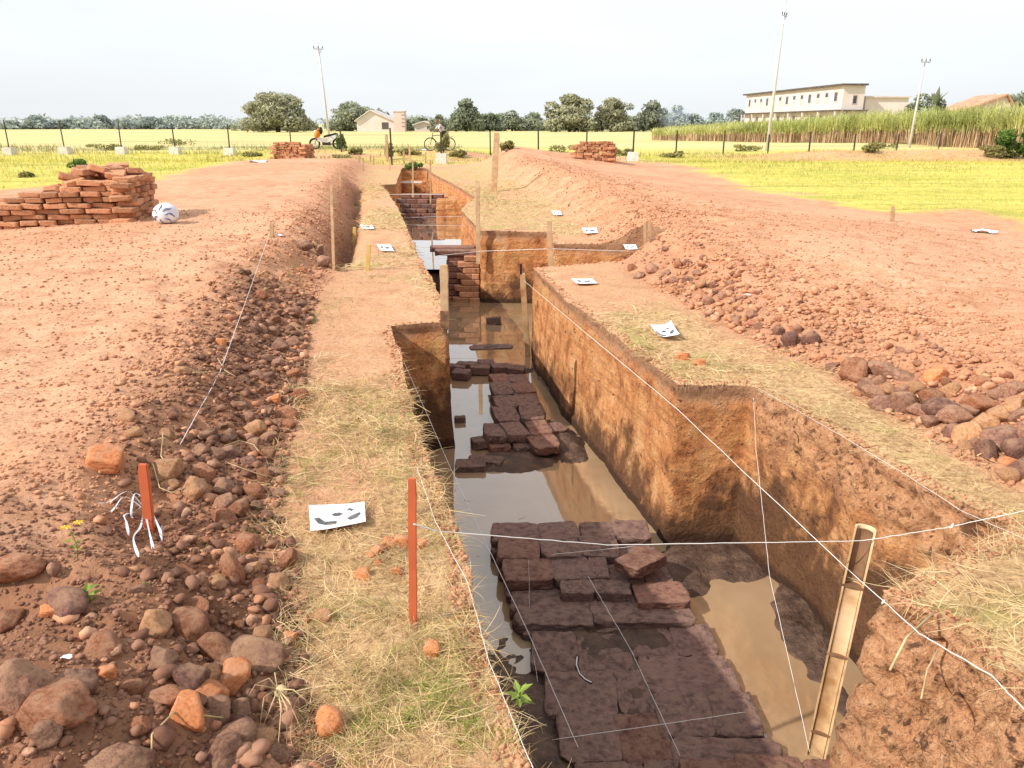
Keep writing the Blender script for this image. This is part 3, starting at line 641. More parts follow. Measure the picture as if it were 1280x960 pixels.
# crumbs along the trench lip and on the mud
sel = RS.randint(0, nE, 5200); off = RS.uniform(-.01, .09, 5200)**1.0; pp = EDGE[sel]+NOUT[sel]*np.abs(off)[:, None]
ok = pp[:, 1] < 14; pp = pp[ok]
scatter('edge_crumbs', np.column_stack([pp, ground_z(pp[:, 0], pp[:, 1])]), RS.uniform(.006, .028, len(pp)), [M['clod']], (IV1, IF1), label='crumbling soil along the lip of the trench', cat='soil crumbs')

# ------------------------------------------------------------------ straw and grass
def blades(name, P0, L, W, az, lift, bend, m, tone, seg=3, label=None, cat=None, droop=None):
    """ribbons: base P0 (n,3), length, width, azimuth, rise angle, sideways bend"""
    n = len(P0); t = np.linspace(0, 1, seg+1)[None]
    a = az[:, None]+bend[:, None]*t; dl = (L[:, None]/seg)
    dr = droop if droop is not None else np.zeros(n)
    el = lift[:, None]-dr[:, None]*t
    dx = np.cos(a)*np.cos(el)*dl; dy = np.sin(a)*np.cos(el)*dl; dz = np.sin(el)*dl
    cx = np.concatenate([np.zeros((n, 1)), np.cumsum(dx[:, :-1], 1)], 1)+P0[:, 0:1]
    cy = np.concatenate([np.zeros((n, 1)), np.cumsum(dy[:, :-1], 1)], 1)+P0[:, 1:2]
    cz = np.concatenate([np.zeros((n, 1)), np.cumsum(dz[:, :-1], 1)], 1)+P0[:, 2:3]
    tw = RS.uniform(-.8, .8, n)[:, None]
    wx = -np.sin(a)*np.cos(tw); wy = np.cos(a)*np.cos(tw); wz = np.sin(tw)+0*t
    w = W[:, None]*(1-.75*t)/2
    A = np.stack([cx-wx*w, cy-wy*w, cz-wz*w], -1); B = np.stack([cx+wx*w, cy+wy*w, cz+wz*w], -1)
    Vv = np.stack([A, B], 2).reshape(n, -1, 3); k = Vv.shape[1]
    q = np.array([[2*i, 2*i+1, 2*i+3, 2*i+2] for i in range(seg)])
    Ff = ((np.arange(n)*k)[:, None, None]+q[None]).reshape(-1, 4)
    me = mesh_np(name, Vv.reshape(-1, 3), Ff, m); vcol(me, 'tone', np.repeat(tone, k)); o = link(name, me)
    if label: tag(o, label, cat, kind='stuff')
    return o
def strip_pts(n, y0, y1, left, ypow):
    y = y0+(y1-y0)*RS.uniform(0, 1, n)**ypow
    xe = np.interp(y, [0, 1.76, 2.89, 4.77, 6.33, 6.98, 7.1, 8.27, 10.3, 13.5, 17.2, 26.6, 34], [.5, .06, -.2, -.66, -1.0, -1.13, -.6, -.81, -1.2, -1.83, -2.5, -4.5, -4.5]) if left else np.interp(y, [1.2, 2.4, 2.66, 2.93, 3.18, 4.35, 5.2, 5.3, 6.6, 8.36, 10, 10.3, 11.9, 13.6, 13.7, 17.4, 20, 25.5, 34], [1.85, 1.66, 1.55, 2.0, 2.4, 2.03, 1.75, 1.2, .93, .54, .28, 2.2, 2.1, .66, -.5, -1.1, -.9, -1.9, -3.7])
    t = RS.uniform(0, 1, n); lo = toeL(y)-.12 if left else xe; hi = xe if left else toeR(y)+.1
    x = lo+(hi-lo)*t; ok = (~inpoly(x, y, EDGE)) & (hi > lo)
    return x[ok], y[ok]
def straw_layer(name, n, y0, y1, left, ypow, L0, W0, label, dens=True):
    x, y = strip_pts(n, y0, y1, left, ypow)
    b = fbm(x*.7+3, y*.7, seed=71)+.55*hard_bump(y, 6.2, 15, .8)
    cl = fbm(x*3, y*3, seed=131)
    kp = (RS.uniform(-.1, .6, len(x)) > b) & (RS.uniform(-.75, .5, len(x)) < cl); x, y = x[kp], y[kp]; n = len(x)
    z = ground_z(x, y)+.004+RS.uniform(0, .02, n)
    if not left: pass
    return blades(name, np.stack([x, y, z], 1), L0*RS.uniform(.4, 1.4, n), W0*RS.uniform(.6, 1.3, n)*np.clip(y/4, .7, 3), RS.uniform(0, 6.28, n), RS.normal(.12, .22, n), RS.normal(0, .9, n), M['strawm'], RS.uniform(0, 1, n), 4, label, 'straw', droop=RS.uniform(0, .6, n))
straw_layer('dry_straw', 46000, 1.2, 6.9, True, 1.35, .10, .0032, 'dry straw matted over the strip left of the trench')
straw_layer('dry_stalks', 3600, 1.2, 6.5, True, 1.35, .19, .0046, 'long pale straw stalks lying loose on the left strip')
straw_layer('dry_straw', 9000, 6.5, 26, True, 1.5, .13, .0045, 'thin dry straw on the far part of the left strip')
# right block top in the foreground: dense straw
n = 9000; x = RS.uniform(1.5, 3.6, n); y = RS.uniform(1.2, 3.1, n); ok = ~inpoly(x, y, EDGE) & (x-toeR(y) < .15); x, y = x[ok], y[ok]
edge_d = np.abs(x-1.75); kp = RS.uniform(-.7, .5, len(x)) < fbm(x*3, y*3, seed=133)+.25; x, y = x[kp], y[kp]; n = len(x)
blades('dry_straw', np.stack([x, y, ground_z(x, y)+.006+RS.uniform(0, .035, n)], 1), .16*RS.uniform(.4, 1.4, n), .003*RS.uniform(.6, 1.3, n), RS.uniform(0, 6.28, n), RS.normal(.1, .2, n), RS.normal(0, .8, n), M['strawm'], RS.uniform(.2, 1, n), 4, 'thick dry straw on the near right block of earth', 'straw', droop=RS.uniform(0, .5, n))
straw_layer('dry_straw', 7000, 3.1, 6, False, 1.0, .09, .0028, 'sparse dry straw on the strip right of the trench')
straw_layer('dry_straw', 9000, 5.5, 26, False, 1.5, .12, .0045, 'thin dry straw on the far part of the right strip')
# straw hanging over the lip
sel = np.where((EDGE[:, 1] < 9))[0]; sel = sel[RS.randint(0, len(sel), 1500)]; kp = fbm(EDGE[sel, 0]*2, EDGE[sel, 1]*2, seed=9) > -.1; sel = sel[kp]; n = len(sel)
p0 = EDGE[sel]+NOUT[sel]*RS.uniform(0, .05, n)[:, None]; az = np.arctan2(-NOUT[sel, 1], -NOUT[sel, 0])+RS.normal(0, .8, n)
blades('hanging_straw', np.column_stack([p0, ground_z(p0[:, 0], p0[:, 1])+.004]), RS.uniform(.03, .15, n), RS.uniform(.0015, .003, n), az, RS.normal(.15, .35, n), RS.normal(0, .6, n), M['strawm'], RS.uniform(0, 1, n), 4, 'dry straw and roots hanging over the trench lip', 'straw', droop=RS.uniform(.3, 2.4, n))
# green tufts in the straw
def tufts(name, n, cx, cy, sx, sy, L, label, m='greengrass', lift=.9):
    x = RS.normal(cx, sx, n); y = RS.normal(cy, sy, n); ok = ~inpoly(x, y, EDGE); x, y = x[ok], y[ok]; n = len(x)
    x = x+.05*fbm(x*20, y*20, seed=3); k = fbm(x*9, y*9, seed=141) > -.15; x, y = x[k], y[k]; n = len(x)
    return np.stack([x, y, ground_z(x, y)], 1), L*RS.uniform(.4, 1.4, n)
PT = []; LT = []
for (px, py, sx, sy, k, L) in ((540, 880, .10, .16, 900, .07), (480, 880, .10, .13, 420, .07), (600, 940, .07, .10, 400, .07), (500, 930, .12, .08, 420, .07), (490, 545, .12, .4, 500, .06), (410, 780, .05, .05, 160, .05), (455, 510, .15, .5, 500, .06), (560, 800, .05, .1, 120, .06), (385, 590, .06, .3, 260, .06), (350, 830, .04, .08, 60, .06),
                            (430, 560, .15, .5, 400, .05), (800, 437, .10, .12, 200, .05), (835, 473, .2, .06, 120, .04), (470, 620, .2, .3, 350, .05), (330, 660, .05, .2, 90, .07), (740, 278, .35, .3, 250, .08), (625, 247, .5, 1.5, 600, .12), (405, 395, .1, .8, 200, .08), (350, 340, .2, .6, 150, .1)):
    q = hit(px, py); p_, l_ = tufts('', k, q.x, q.y, sx, sy, L, ''); PT.append(p_); LT.append(l_)
PT = np.concatenate(PT); LT = np.concatenate(LT); n = len(PT)
blades('green_grass', PT, LT, RS.uniform(.002, .0042, n)*np.clip(PT[:, 1]/4, .8, 3), RS.uniform(0, 6.28, n), RS.uniform(.2, 1.2, n), RS.normal(0, .5, n), M['greengrass'], RS.uniform(0, 1, n), 4, 'small green grass tufts growing through the dry straw', 'grass', droop=RS.uniform(0, 1.2, n))
# meadow grass between spoil and fence, both sides
def field(name, n, cond, y0, y1, L, W, label, m='grassm', ypow=1.5, wmul=.75):
    y = y0+(y1-y0)*RS.uniform(0, 1, n)**ypow; x = RS.uniform(-1, 1, n)*(y*wmul+2); ok = cond(x, y); x, y = x[ok], y[ok]; n = len(x)
    sc = np.clip(y/20, .6, 2.2)
    tone = np.clip(.52+.9*fbm(x*.5, y*1.2, seed=151)+RS.uniform(-.3, .3, n), 0, 1)
    return blades(name, np.stack([x, y, ground_z(x, y, False)], 1), L*RS.uniform(.5, 1.4, n)*sc, W*RS.uniform(.6, 1.3, n)*sc, RS.uniform(0, 6.28, n), RS.uniform(.5, 1.4, n), RS.normal(0, .3, n), M[m], tone, 2, label, 'grass', droop=RS.uniform(0, .8, n))
field('meadow_grass', 80000, lambda x, y: (x > np.interp(y, GR_y, GR_x, left=99)+.25*np.clip(y/8, 0, 2)*fbm(x*.8, y*.8, seed=51)+.15) & (y > 12), 12, 46, .075, .010, 'yellow green meadow grass right of the red spoil')
field('meadow_grass', 60000, lambda x, y: (x < np.interp(y, GL_y, GL_x, left=-99)-.15+.2*np.clip(y/8, 0, 2)*fbm(x*.8, y*.8, seed=51)) & (y > 18.5), 18, 52, .085, .011, 'yellow green meadow grass behind the left brick pile')
field('wild_grass', 16000, lambda x, y: (fbm(x*.25, y*.5, seed=61) > -.05) & (x > -16) & (x < 14), 36, 52, .10, .012, 'rough weeds in front of the fence', m='weed', ypow=1)
field('tall_grass', 15000, lambda x, y: (x < -4) & (fbm(x*.12, y*.3, seed=63) > -.12), 50, 66, .16, .016, 'tall dull green grass behind the left fence posts', m='weed', ypow=1)

# ------------------------------------------------------------------ bricks
IV3, IF3 = ico(3)
def cubegrid(n):
    bm = bmesh.new(); bmesh.ops.create_cube(bm, size=2); bmesh.ops.subdivide_edges(bm, edges=bm.edges[:], cuts=n, use_grid_fill=True); bmesh.ops.triangulate(bm, faces=bm.faces[:])
    v = np.array([p.co[:] for p in bm.verts]); f = np.array([[q.index for q in p.verts] for p in bm.faces]); bm.free(); return v, f
CG_hi = cubegrid(18); CG_lo = cubegrid(6)
def brick_verts(seed, base, chips=4, rough=.035):
    rs = np.random.RandomState(seed); v = base[0].copy(); dim = np.array([1, .68, .27]); v = np.sign(v)*np.abs(v)**.8*dim; r_ = .055 if chips > 4 else .03
    q = np.clip(v, -(dim-r_), dim-r_); dv = v-q; L_ = np.linalg.norm(dv, axis=1)[:, None]; v = q+dv/np.maximum(L_, 1e-6)*np.minimum(L_, r_)
    for k in range(chips):
        nn = np.array([rs.choice([-1, 1])*rs.uniform(.3, 1), rs.choice([-1, 1])*rs.uniform(.3, 1), rs.choice([-1, 0, 1, 1])*rs.uniform(.1, 1.2)]); nn /= np.linalg.norm(nn)
        h = (np.abs(nn)*dim).sum()*rs.uniform(.84, .95); dp = v@nn; v = v-nn[None]*np.clip(dp-h, 0, 9)[:, None]
    s = rs.uniform(0, 90); v = v+rough*np.stack([fbm(v[:, 0]*2.5+s+k*9, v[:, 1]*2.5, v[:, 2]*2.5, seed=seed+k) for k in range(3)], 1)*np.array([1, 1, .55])
    v = v+rough*.35*np.stack([fbm(v[:, 0]*9+s+k*9, v[:, 1]*9, v[:, 2]*9, seed=seed+k+5) for k in range(3)], 1)
    return v/dim
def brick_verts_old(seed, base, chips=4, rough=.035):
    rs = np.random.RandomState(seed); d = base[0].copy(); d /= np.linalg.norm(d, axis=1)[:, None]
    # spread the points evenly over a box with rounded edges, proportions 1 : .68 : .28
    a = np.abs(d); e = 9.0; r = 1/((a[:, 0]**e+a[:, 1]**e+a[:, 2]**e)**(1/e)); v = d*r[:, None]
    for k in range(chips):
        nn = np.array([rs.choice([-1, 1])*rs.uniform(.5, 1), rs.choice([-1, 1])*rs.uniform(.4, 1), rs.choice([-1, 0, 1])*rs.uniform(0, .8)]); nn /= np.linalg.norm(nn)
        h = (np.abs(nn).sum())*rs.uniform(.80, .95); dp = v@nn; v = v-nn[None]*np.clip(dp-h, 0, 9)[:, None]
    s = rs.uniform(0, 90)
    v *= (1+rough*fbm(v[:, 0]*1.8+s, v[:, 1]*1.8, v[:, 2]*1.8, seed=seed)+rough*.6*fbm(v[:, 0]*6+s, v[:, 1]*6, v[:, 2]*6, seed=seed+3))[:, None]
    return v
BV_hi = [brick_verts(700+i, CG_hi, 8, .10) for i in range(12)]; BV_lo = [brick_verts(800+i, CG_lo, 3, .045) for i in range(10)]; BF_hi, BF_lo = CG_hi[1], CG_lo[1]
_bc = {}; FAR = [False]; FARV = []; FARM = []
def brick(c, dims, rz, mk, label, group, hi=False, tilt=(0, 0), name='brick'):
    k = random.randrange(12 if hi else 10); key = (hi, k, mk)
    if FAR[0]:
        R3 = np.array(Euler((tilt[0], tilt[1], rz)).to_matrix()); FARV.append((BV_lo[k]*np.array(dims)/2)@R3.T+np.array(c)); FARM.append({'brick': 0, 'oldbrick': 1, 'oldbrick_red': 2}[mk]); return
    if key not in _bc: _bc[key] = mesh_np('brick', (BV_hi if hi else BV_lo)[k], BF_hi if hi else BF_lo, M[mk], hi)
    o = link(name, _bc[key]); o.location = c; o.scale = (dims[0]/2, dims[1]/2, dims[2]/2); o.rotation_euler = (tilt[0], tilt[1], rz+random.choice((0, math.pi)))
    return tag(o, label, 'brick', group)
ES = Vector((.192, -.981, 0)); ET = Vector((1, .03, 0)); O0 = Vector((-.23, 5.25, 0)); PA = .03
PG = 'old bricks paved across the trench floor'; PL = 'dark wet old brick in the paving on the trench floor'
def row(s, dep, z, spans, mk='oldbrick', th=.085, label=PL, group=PG):
    for (t0, t1) in spans:
        c = O0+ES*(s+dep/2+random.uniform(-.012, .012))+ET*((t0+t1)/2+.05+(.03 if z < -1.23 else 0))+Vector((0, 0, z-th/2+random.uniform(-.012, .010)))
        brick(c, (t1-t0+.008, dep*random.uniform(.97, 1.03), th), PA+random.uniform(-.085, .085), mk if random.random() < .86 else ('oldbrick_red' if mk == 'oldbrick' else mk), label, group, True, (random.uniform(-.035, .035), random.uniform(-.03, .03)))
row(.00, .27, -1.13, [(0, .36), (.36, .66), (.68, .93), (.93, 1.2)])
row(.27, .27, -1.125, [(0, .30), (.31, .60), (.60, .88)])
row(.54, .27, -1.12, [(-.01, .33), (.33, .60), (.60, .72)])
row(.27, .27, -1.19, [(.88, 1.18)])
row(.81, .22, -1.20, [(.0, .33)], th=.09); row(.80, .17, -1.135, [(.34, .56), (.56, .80)])
row(.55, .25, -1.19, [(.72, .97), (.97, 1.16)])
row(.80, .26, -1.16, [(.82, 1.17)], 'oldbrick_red')
row(.97, .22, -1.215, [(.34, .60), (.6, .82)])
z0 = -1.245
for (s, dp, sp) in ((1.02, .22, [(0, .36), (.36, .62)]), (1.17, .30, [(.62, .90), (.90, 1.16)]), (1.24, .36, [(0, .27), (.27, .60)]), (1.47, .33, [(.60, 1.14)]), (1.60, .35, [(.0, .40), (.40, .60)]), (1.80, .34, [(.57, .86), (.86, 1.12)]), (1.95, .34, [(-.01, .30), (.30, .57)]),
                (2.14, .24, [(.54, 1.1)]), (2.29, .30, [(0, .34), (.34, .54)]), (2.59, .3, [(.0, .34), (.34, .62)])):
    row(s, dp, z0, sp, th=.09)
row(2.36, .26, -1.165, [(.52, .80), (.80, 1.12), (1.12, 1.42)], 'oldbrick_red'); row(2.62, .26, -1.16, [(.6, .88), (.88, 1.2), (1.2, 1.5)], 'oldbrick_red')
for (s, sp) in ((.0, [(0, .4), (.4, .8), (.8, 1.18)]), (.3, [(0, .4), (.4, .8), (.8, 1.17)]), (.6, [(0, .4), (.4, .8), (.8, 1.16)]), (.9, [(0, .5), (.5, 1.14)])):
    row(s, .3, -1.215, sp, th=.09, label='dark wet old brick in the lower course of the trench paving', group='lower course of the trench paving')
q = atz(800, 703, -1.08); brick(q, (.34, .22, .08), .75, 'oldbrick_red', 'reddish brick lying askew on top of the trench paving, nearest the right wall', None, True, (.1, -.08))
# loose brick heap in the middle water
HG = 'old bricks heaped between the two water pools'; HL = 'dark old brick in the narrow heap standing out of the muddy water'
for k, (yy, cx, wd, n_, zt) in enumerate(((8.75, -.02, .46, 2, -1.13), (8.38, .00, .50, 2, -1.115), (8.0, .03, .50, 2, -1.12), (7.62, .06, .50, 2, -1.13), (7.27, .03, .66, 3, -1.15), (7.0, .30, .26, 1, -1.17))):
    for m_ in range(n_):
        w__ = wd/n_; xx = cx-wd/2+w__*(m_+.5)
        for lay in range(2 if k < 5 else 1):
            brick((xx+random.uniform(-.03, .03)+.05*lay, yy+random.uniform(-.05, .05)-.09*lay, zt-.045-.09*lay+random.uniform(-.012, .012)), (w__*1.04, .385, .09), .17+random.uniform(-.13, .13), 'oldbrick' if random.random() < .7 else 'oldbrick_red', HL, HG, True, (random.uniform(-.06, .06), random.uniform(-.06, .06)))
brick((.42, 7.35, -1.23), (.3, .2, .09), .5, 'oldbrick', HL, HG, True, (.1, .05)); brick((-.28, 7.1, -1.25), (.26, .18, .09), .3, 'oldbrick', HL, HG, True, (.1, .05))
brick(atz(617, 401, -1.25), (.24, .16, .12), .1, 'oldbrick', 'single dark brick poking out of the far water pool', None, True, (.1, .1))
brick(atz(614, 434, -1.30), (.62, .22, .03), .12, 'oldbrick', 'long flat slab awash in the far water pool', None, True)
for (px, py, w) in ((570, 461, .22), (584, 458, .26), (600, 462, .24), (577, 468, .2), (627, 461, .26), (645, 463, .2), (607, 456, .2)):
    brick(atz(px, py, -1.24), (w*1.1, .18, .10), random.uniform(-.3, .4), 'oldbrick', 'dark stone slab in the low line crossing the water', 'dark slabs crossing the water', True, (random.uniform(-.15, .15), random.uniform(-.1, .1)))
for (px, py, w) in ((588, 583, .24), (613, 578, .2), (575, 525, .1), (596, 575, .12)): brick(atz(px, py, -1.28), (w*1.2, w*.8, .08), random.uniform(-.3, .3), 'oldbrick', 'flat dark stone at the edge of the near water pool', 'flat stones at the near pool', True)
# stepped brick walls farther along the trench
SG = 'bricks of the stepped wall across the trench'
for c in range(8):
    z = -1.27+c*.105; x0 = -1.30+.015*c
    edges = [x0, x0+.22+.1*(c % 2), x0+.52+.06*(c % 2), -.60]
    for k in range(3):
        back = .10*c*.25+(.14 if k == 0 else 0)+random.uniform(-.03, .03)
        a, b = edges[k], edges[k+1]
        brick((((a+b)/2), 13.72+back+.16, z), (b-a+.01, .32, .098), random.uniform(-.03, .03), 'brick' if k > 0 else 'oldbrick_red', 'brick in the stepped wall across the trench beside the orange baulk', SG, False)
for k, (a, b) in enumerate(((-1.42, -1.05), (-1.05, -.78), (-.78, -.6))):
    for r_ in range(2): brick(((a+b)/2-.12*r_, 14.15+.3*r_, -.45+.02*r_), (b-a+.02, .3, .09), .05, 'oldbrick_red', 'flat capping brick on top of the stepped wall across the trench', 'capping bricks of the stepped wall', False)
for c in range(6):
    for k in range(4):
        x0 = -3.36+.31*k+.12*(c % 2)
        brick((x0+.15, 22.25+.13*c+random.uniform(-.04, .04), -.82+c*.125), (.31, .36, .118), random.uniform(-.07, .07), 'oldbrick_red' if random.random() < .6 else 'oldbrick', 'brick of the far steps between the two farthest pools', 'bricks of the far steps', False)
def earth_block(name, c, d, seed, label=None):
    v = CG_hi[0]*np.array(d)/2; p = v+np.array(c); nn = CG_hi[0]/np.linalg.norm(CG_hi[0], axis=1)[:, None]
    k = .05*fbm(p[:, 0]*3, p[:, 1]*3, p[:, 2]*3, seed=seed)+.02*fbm(p[:, 0]*9, p[:, 1]*9, p[:, 2]*9, seed=seed+1); me = mesh_np(name, p+nn*k[:, None], CG_hi[1], M['wall'], True)
    tag(link(name, me), None, None, kind='structure')
earth_block('earth_ledge', (-1.66, 22.9, -.75), (1.0, 1.7, 1.0), 5)
earth_block('earth_ledge', (-3.4, 31.2, -.7), (2.6, .5, .75), 9)
FAR[0] = False
# brick piles on the ground
def wallrun(A, B, courses, Lb, Tb, Db, label, group, base=0.0, prof=None, nrm_=None, mk='brick'):
    d = (B-A); n = max(1, int(d.length/Lb)); u = d.normalized(); rz = math.atan2(u.y, u.x); w = Vector((-u.y, u.x, 0))
    for c in range(courses):
        x = (c % 2)*Lb*.5*-1+random.uniform(-.04, .04)
        while x < d.length-.05:
            L_ = Lb*random.uniform(.72, 1.15); f = (x+L_/2)/d.length
            if x+L_ > d.length+.1: L_ = d.length+.05-x
            if (prof is None or c < prof(f)) and L_ > .1:
                p = A+u*(x+L_/2)+w*(Db/2+random.uniform(-.06, .06)); z = float(ground_z(p.x, p.y, False))*.0+base+Tb*(c+.5)
                brick((p.x, p.y, z), (L_-.02, Db, Tb*random.uniform(.86, 1.0)), rz+random.uniform(-.13, .13), mk, label, group, False, (random.uniform(-.06, .06), random.uniform(-.07, .07)))
            x += L_
A = hit(-25, 288); B = hit(166, 277); C = hit(193, 268); gz = min(A.z, B.z)-.03
C = B+Vector((-.12, 1.15, 0)); A.z = B.z = C.z = 0
LP = 'weathered orange brick in the long stacked pile at the left edge'; LG = 'bricks of the left brick pile'
def prof(f): return 5.3+.4*math.sin(f*40) if f < .30 else 6.3 if f < .45 else 7.4+.5*math.sin(f*50) if f < .6 else 8.4+.5*math.sin(f*30)
wallrun(A, B, 9, .33, .082, .30, LP, LG, gz, prof)
wallrun(B+Vector((.06, .02, 0)), C, 9, .30, .088, .30, 'shaded brick in the right hand end of the left brick pile', 'end bricks of the left brick pile', gz, lambda f: 8.3)
u = (B-A).normalized(); w_ = Vector((-u.y, u.x, 0)); DL = (B-A).length
for k in range(46):
    f = random.uniform(.42, 1.0); b_ = random.uniform(.15, 1.1); hz = .70+.22*math.exp(-((f-.80)/.17)**2)*math.exp(-((b_-.5)/.5)**2)-.14*(f < .6)+random.uniform(-.06, .05)
    p = A+u*(f*DL)+w_*b_; brick((p.x, p.y, gz+hz), (.34*random.uniform(.7, 1), .22, .09), random.uniform(-.8, .8), 'brick', 'loose brick heaped on top of the left brick pile', 'loose bricks on the left brick pile', False, (random.uniform(-.35, .35), random.uniform(-.3, .3)))
for k in range(12):
    f = random.uniform(0, .5); p = A+u*(f*DL)+w_*random.uniform(.35, .8); brick((p.x, p.y, gz+.40), (.34, .24, .09), random.uniform(-.3, .3), 'brick', 'loose brick lying behind the low part of the left brick pile', 'loose bricks behind the left brick pile', False, (.1, .05))
def small_pile(pxl, pxr, pyb, y, courses, label, group, mk='brick'):
    A = at(pxl, pyb, y); B = at(pxr, pyb, y); base = float(ground_z((A.x+B.x)/2, y, False))-.12; A.z = B.z = 0
    wallrun(A, B, courses, .34, .105, .3, label, group, base, lambda f: courses-1.2*abs(f-.5)*2-.001, mk=mk)
    wallrun(B+Vector((.05, .05, 0)), B+Vector((.1, 1.3, 0)), courses-1, .32, .105, .3, label, group, base, mk=mk)
FAR[0] = True
small_pile(342, 382, 203, 36, 8, 'red brick in the small stacked pile left of the trench near the motorcycle', 'bricks of the far left pile')
small_pile(718, 768, 208, 31.5, 8, 'red brick in the small stacked pile right of the trench before the fence', 'bricks of the far right pile')
FAR[0] = False
nf = len(FARV); FF = (np.arange(nf)*len(BV_lo[0]))[:, None, None]+BF_lo[None]
me = mesh_np('far_bricks', np.concatenate(FARV), FF.reshape(-1, 3), smooth=False, mats=[M['brick'], M['oldbrick'], M['oldbrick_red']], midx=np.repeat(FARM, len(BF_lo)))
tag(link('far_bricks', me), 'small far bricks stacked in two piles and in the farthest trench steps', 'bricks', kind='stuff')

# ------------------------------------------------------------------ stakes
def ztop(px, py, y): return at(px, py, y).z
def stake(base, top, w, m, name, label, t=None, pointed=False, parts=None):
    base = Vector(base); top = Vector(top); d = top-base; o = empty(name, base, 0, label, 'stake')
    b = MB(); t = t or w*.55; n = 9; V = []; zax = d.normalized(); xax = Vector((1, 0, 0)); xax = (xax-zax*xax.dot(zax)).normalized(); yax = zax.cross(xax)
    sec = []
    for i in range(n+1):
        f = i/n; k = 1+.06*random.uniform(-1, 1); off = xax*random.uniform(-.03, .03)*w
        k *= (1-.12*(i == n))
        for (a, c) in ((-1, -1), (1, -1), (1, 1), (-1, 1)): V.append(d*f+off+xax*a*w/2*k+yax*c*t/2*k)
    F_ = [tuple(range(4))[::-1], tuple(range(n*4, n*4+4))]
    for i in range(n):
        for j in range(4): F_.append((i*4+j, i*4+(j+1) % 4, i*4+4+(j+1) % 4, i*4+4+j))
    b.add(V, F_); s = b.build('shaft', m, o, bevel=min(w, t)*.1)
    return o, s
def gstake(px, pyb, pyt, wpx, m, name, label, pxt=None, y=None, z=None):
    q = hit(px, pyb) if y is None else at(px, pyb, y)
    top = at(pxt if pxt else px, pyt, q.y); w = wpx/F*(q.y+.3)
    return stake(q-Vector((0, 0, .06)), top, w, m, name, label)
o1, _ = gstake(516, 781, 598, 10, M['redpaint'], 'survey_stake', 'tall orange red painted stake on the straw beside the large paper marker', pxt=515)
o2, _ = gstake(187, 668, 580, 12, M['redpaint'], 'survey_stake', 'short orange stake with white plastic strips knotted at its foot', pxt=179)
o3, s3 = gstake(556, 404, 331, 10, M['wood'], 'wooden_stake', 'broad pale wooden stake at the corner of the left baulk', pxt=555)
b = MB(); b.box((0, -.028, .10), (.078, .012, .16)); b.build('dark_foot', M['bamboo_in'], o3)  # darker plate on the front of the lower end
stake(atz(660, 447, -1.33), at(653, 342, 10.02), .075, M['bamboo'], 'bamboo_stake', 'slender bamboo stake standing in the far pool with a dark tip')
q = at(653, 342, 10.02); o = COL.objects[[k.name for k in COL.objects if k.name.startswith('bamboo_stake')][-1]]
b = MB(); b.box(q-o.location+Vector((-.02, 0, .06)), (.03, .03, .14)); b.build('tip', M['black'], o)
for a in ((598, 326, 226, 5, 'wood', 'thin tall pole rising from the stepped brick wall', 597, 13.6), (617, 240, 166, 7, 'wood', 'thick pale post standing right of the far trench', 621, None), (689, 330, 276, 6, 'wood', 'pale stake at the near corner beside the orange baulk', 686, None),
          (459, 338, 306, 5, 'greenbam', 'yellow bamboo stake on the bare part of the left strip', 461, None), (443, 307, 284, 4, 'greenbam', 'short pale stake beside the narrow ditch left of the strip', 443, None), (417, 338, 232, 3.5, 'wood', 'thin tall stake at the edge of the left spoil bank', 414, None),
          (100, 284, 231, 5.5, 'wood', 'pale stick leaning against the left brick pile', 92, 13.6), (339, 299, 279, 5, 'wood', 'short peg with plastic scraps on the left spoil', 340, None), (807, 298, 274, 3, 'wood', 'left one of two small pegs at the foot of the right spoil bank', 806, None), (812, 297, 277, 3, 'wood', 'right one of two small pegs at the foot of the right spoil bank', 812, None),
          (1115, 277, 258, 5, 'wood', 'pale peg at the border of the yellow meadow on the right', 1116, None), (484, 202, 168, 3.2, 'wood', 'tall pale post at the far end of the trench left side', 483, None), (512, 206, 183, 2.4, 'wood', 'thin stake at the far end of the trench', 512, None), (516, 244, 200, 1.8, 'wood', 'thin tall rod beside the farthest pool', 516, 22.1), (538, 252, 200, 1.8, 'wood', 'thin rod before the far right trench wall', 538, 22.0)):
    gstake(a[0], a[1], a[2], a[3], M[a[4]], 'wooden_stake', a[5], pxt=a[6], y=a[7])
for i, (px, a, b_) in enumerate(((449, 204, 193), (454, 215, 197), (463, 203, 193), (467, 206, 195), (487, 213, 196), (532, 204, 190), (425, 232, 215), (505, 205, 188))):
    gstake(px, a, b_, 1.8, M['wood'], 'wooden_stake', ['leftmost of the small far stakes by the left spoil', 'second small far stake by the left spoil', 'third small far stake behind the left spoil', 'fourth small far stake behind the left spoil', 'small stake at the far left corner of the trench', 'small stake behind the far end of the trench near the bicycle', 'small stake in the weeds on the far left spoil edge', 'small stake right behind the trench end'][i])
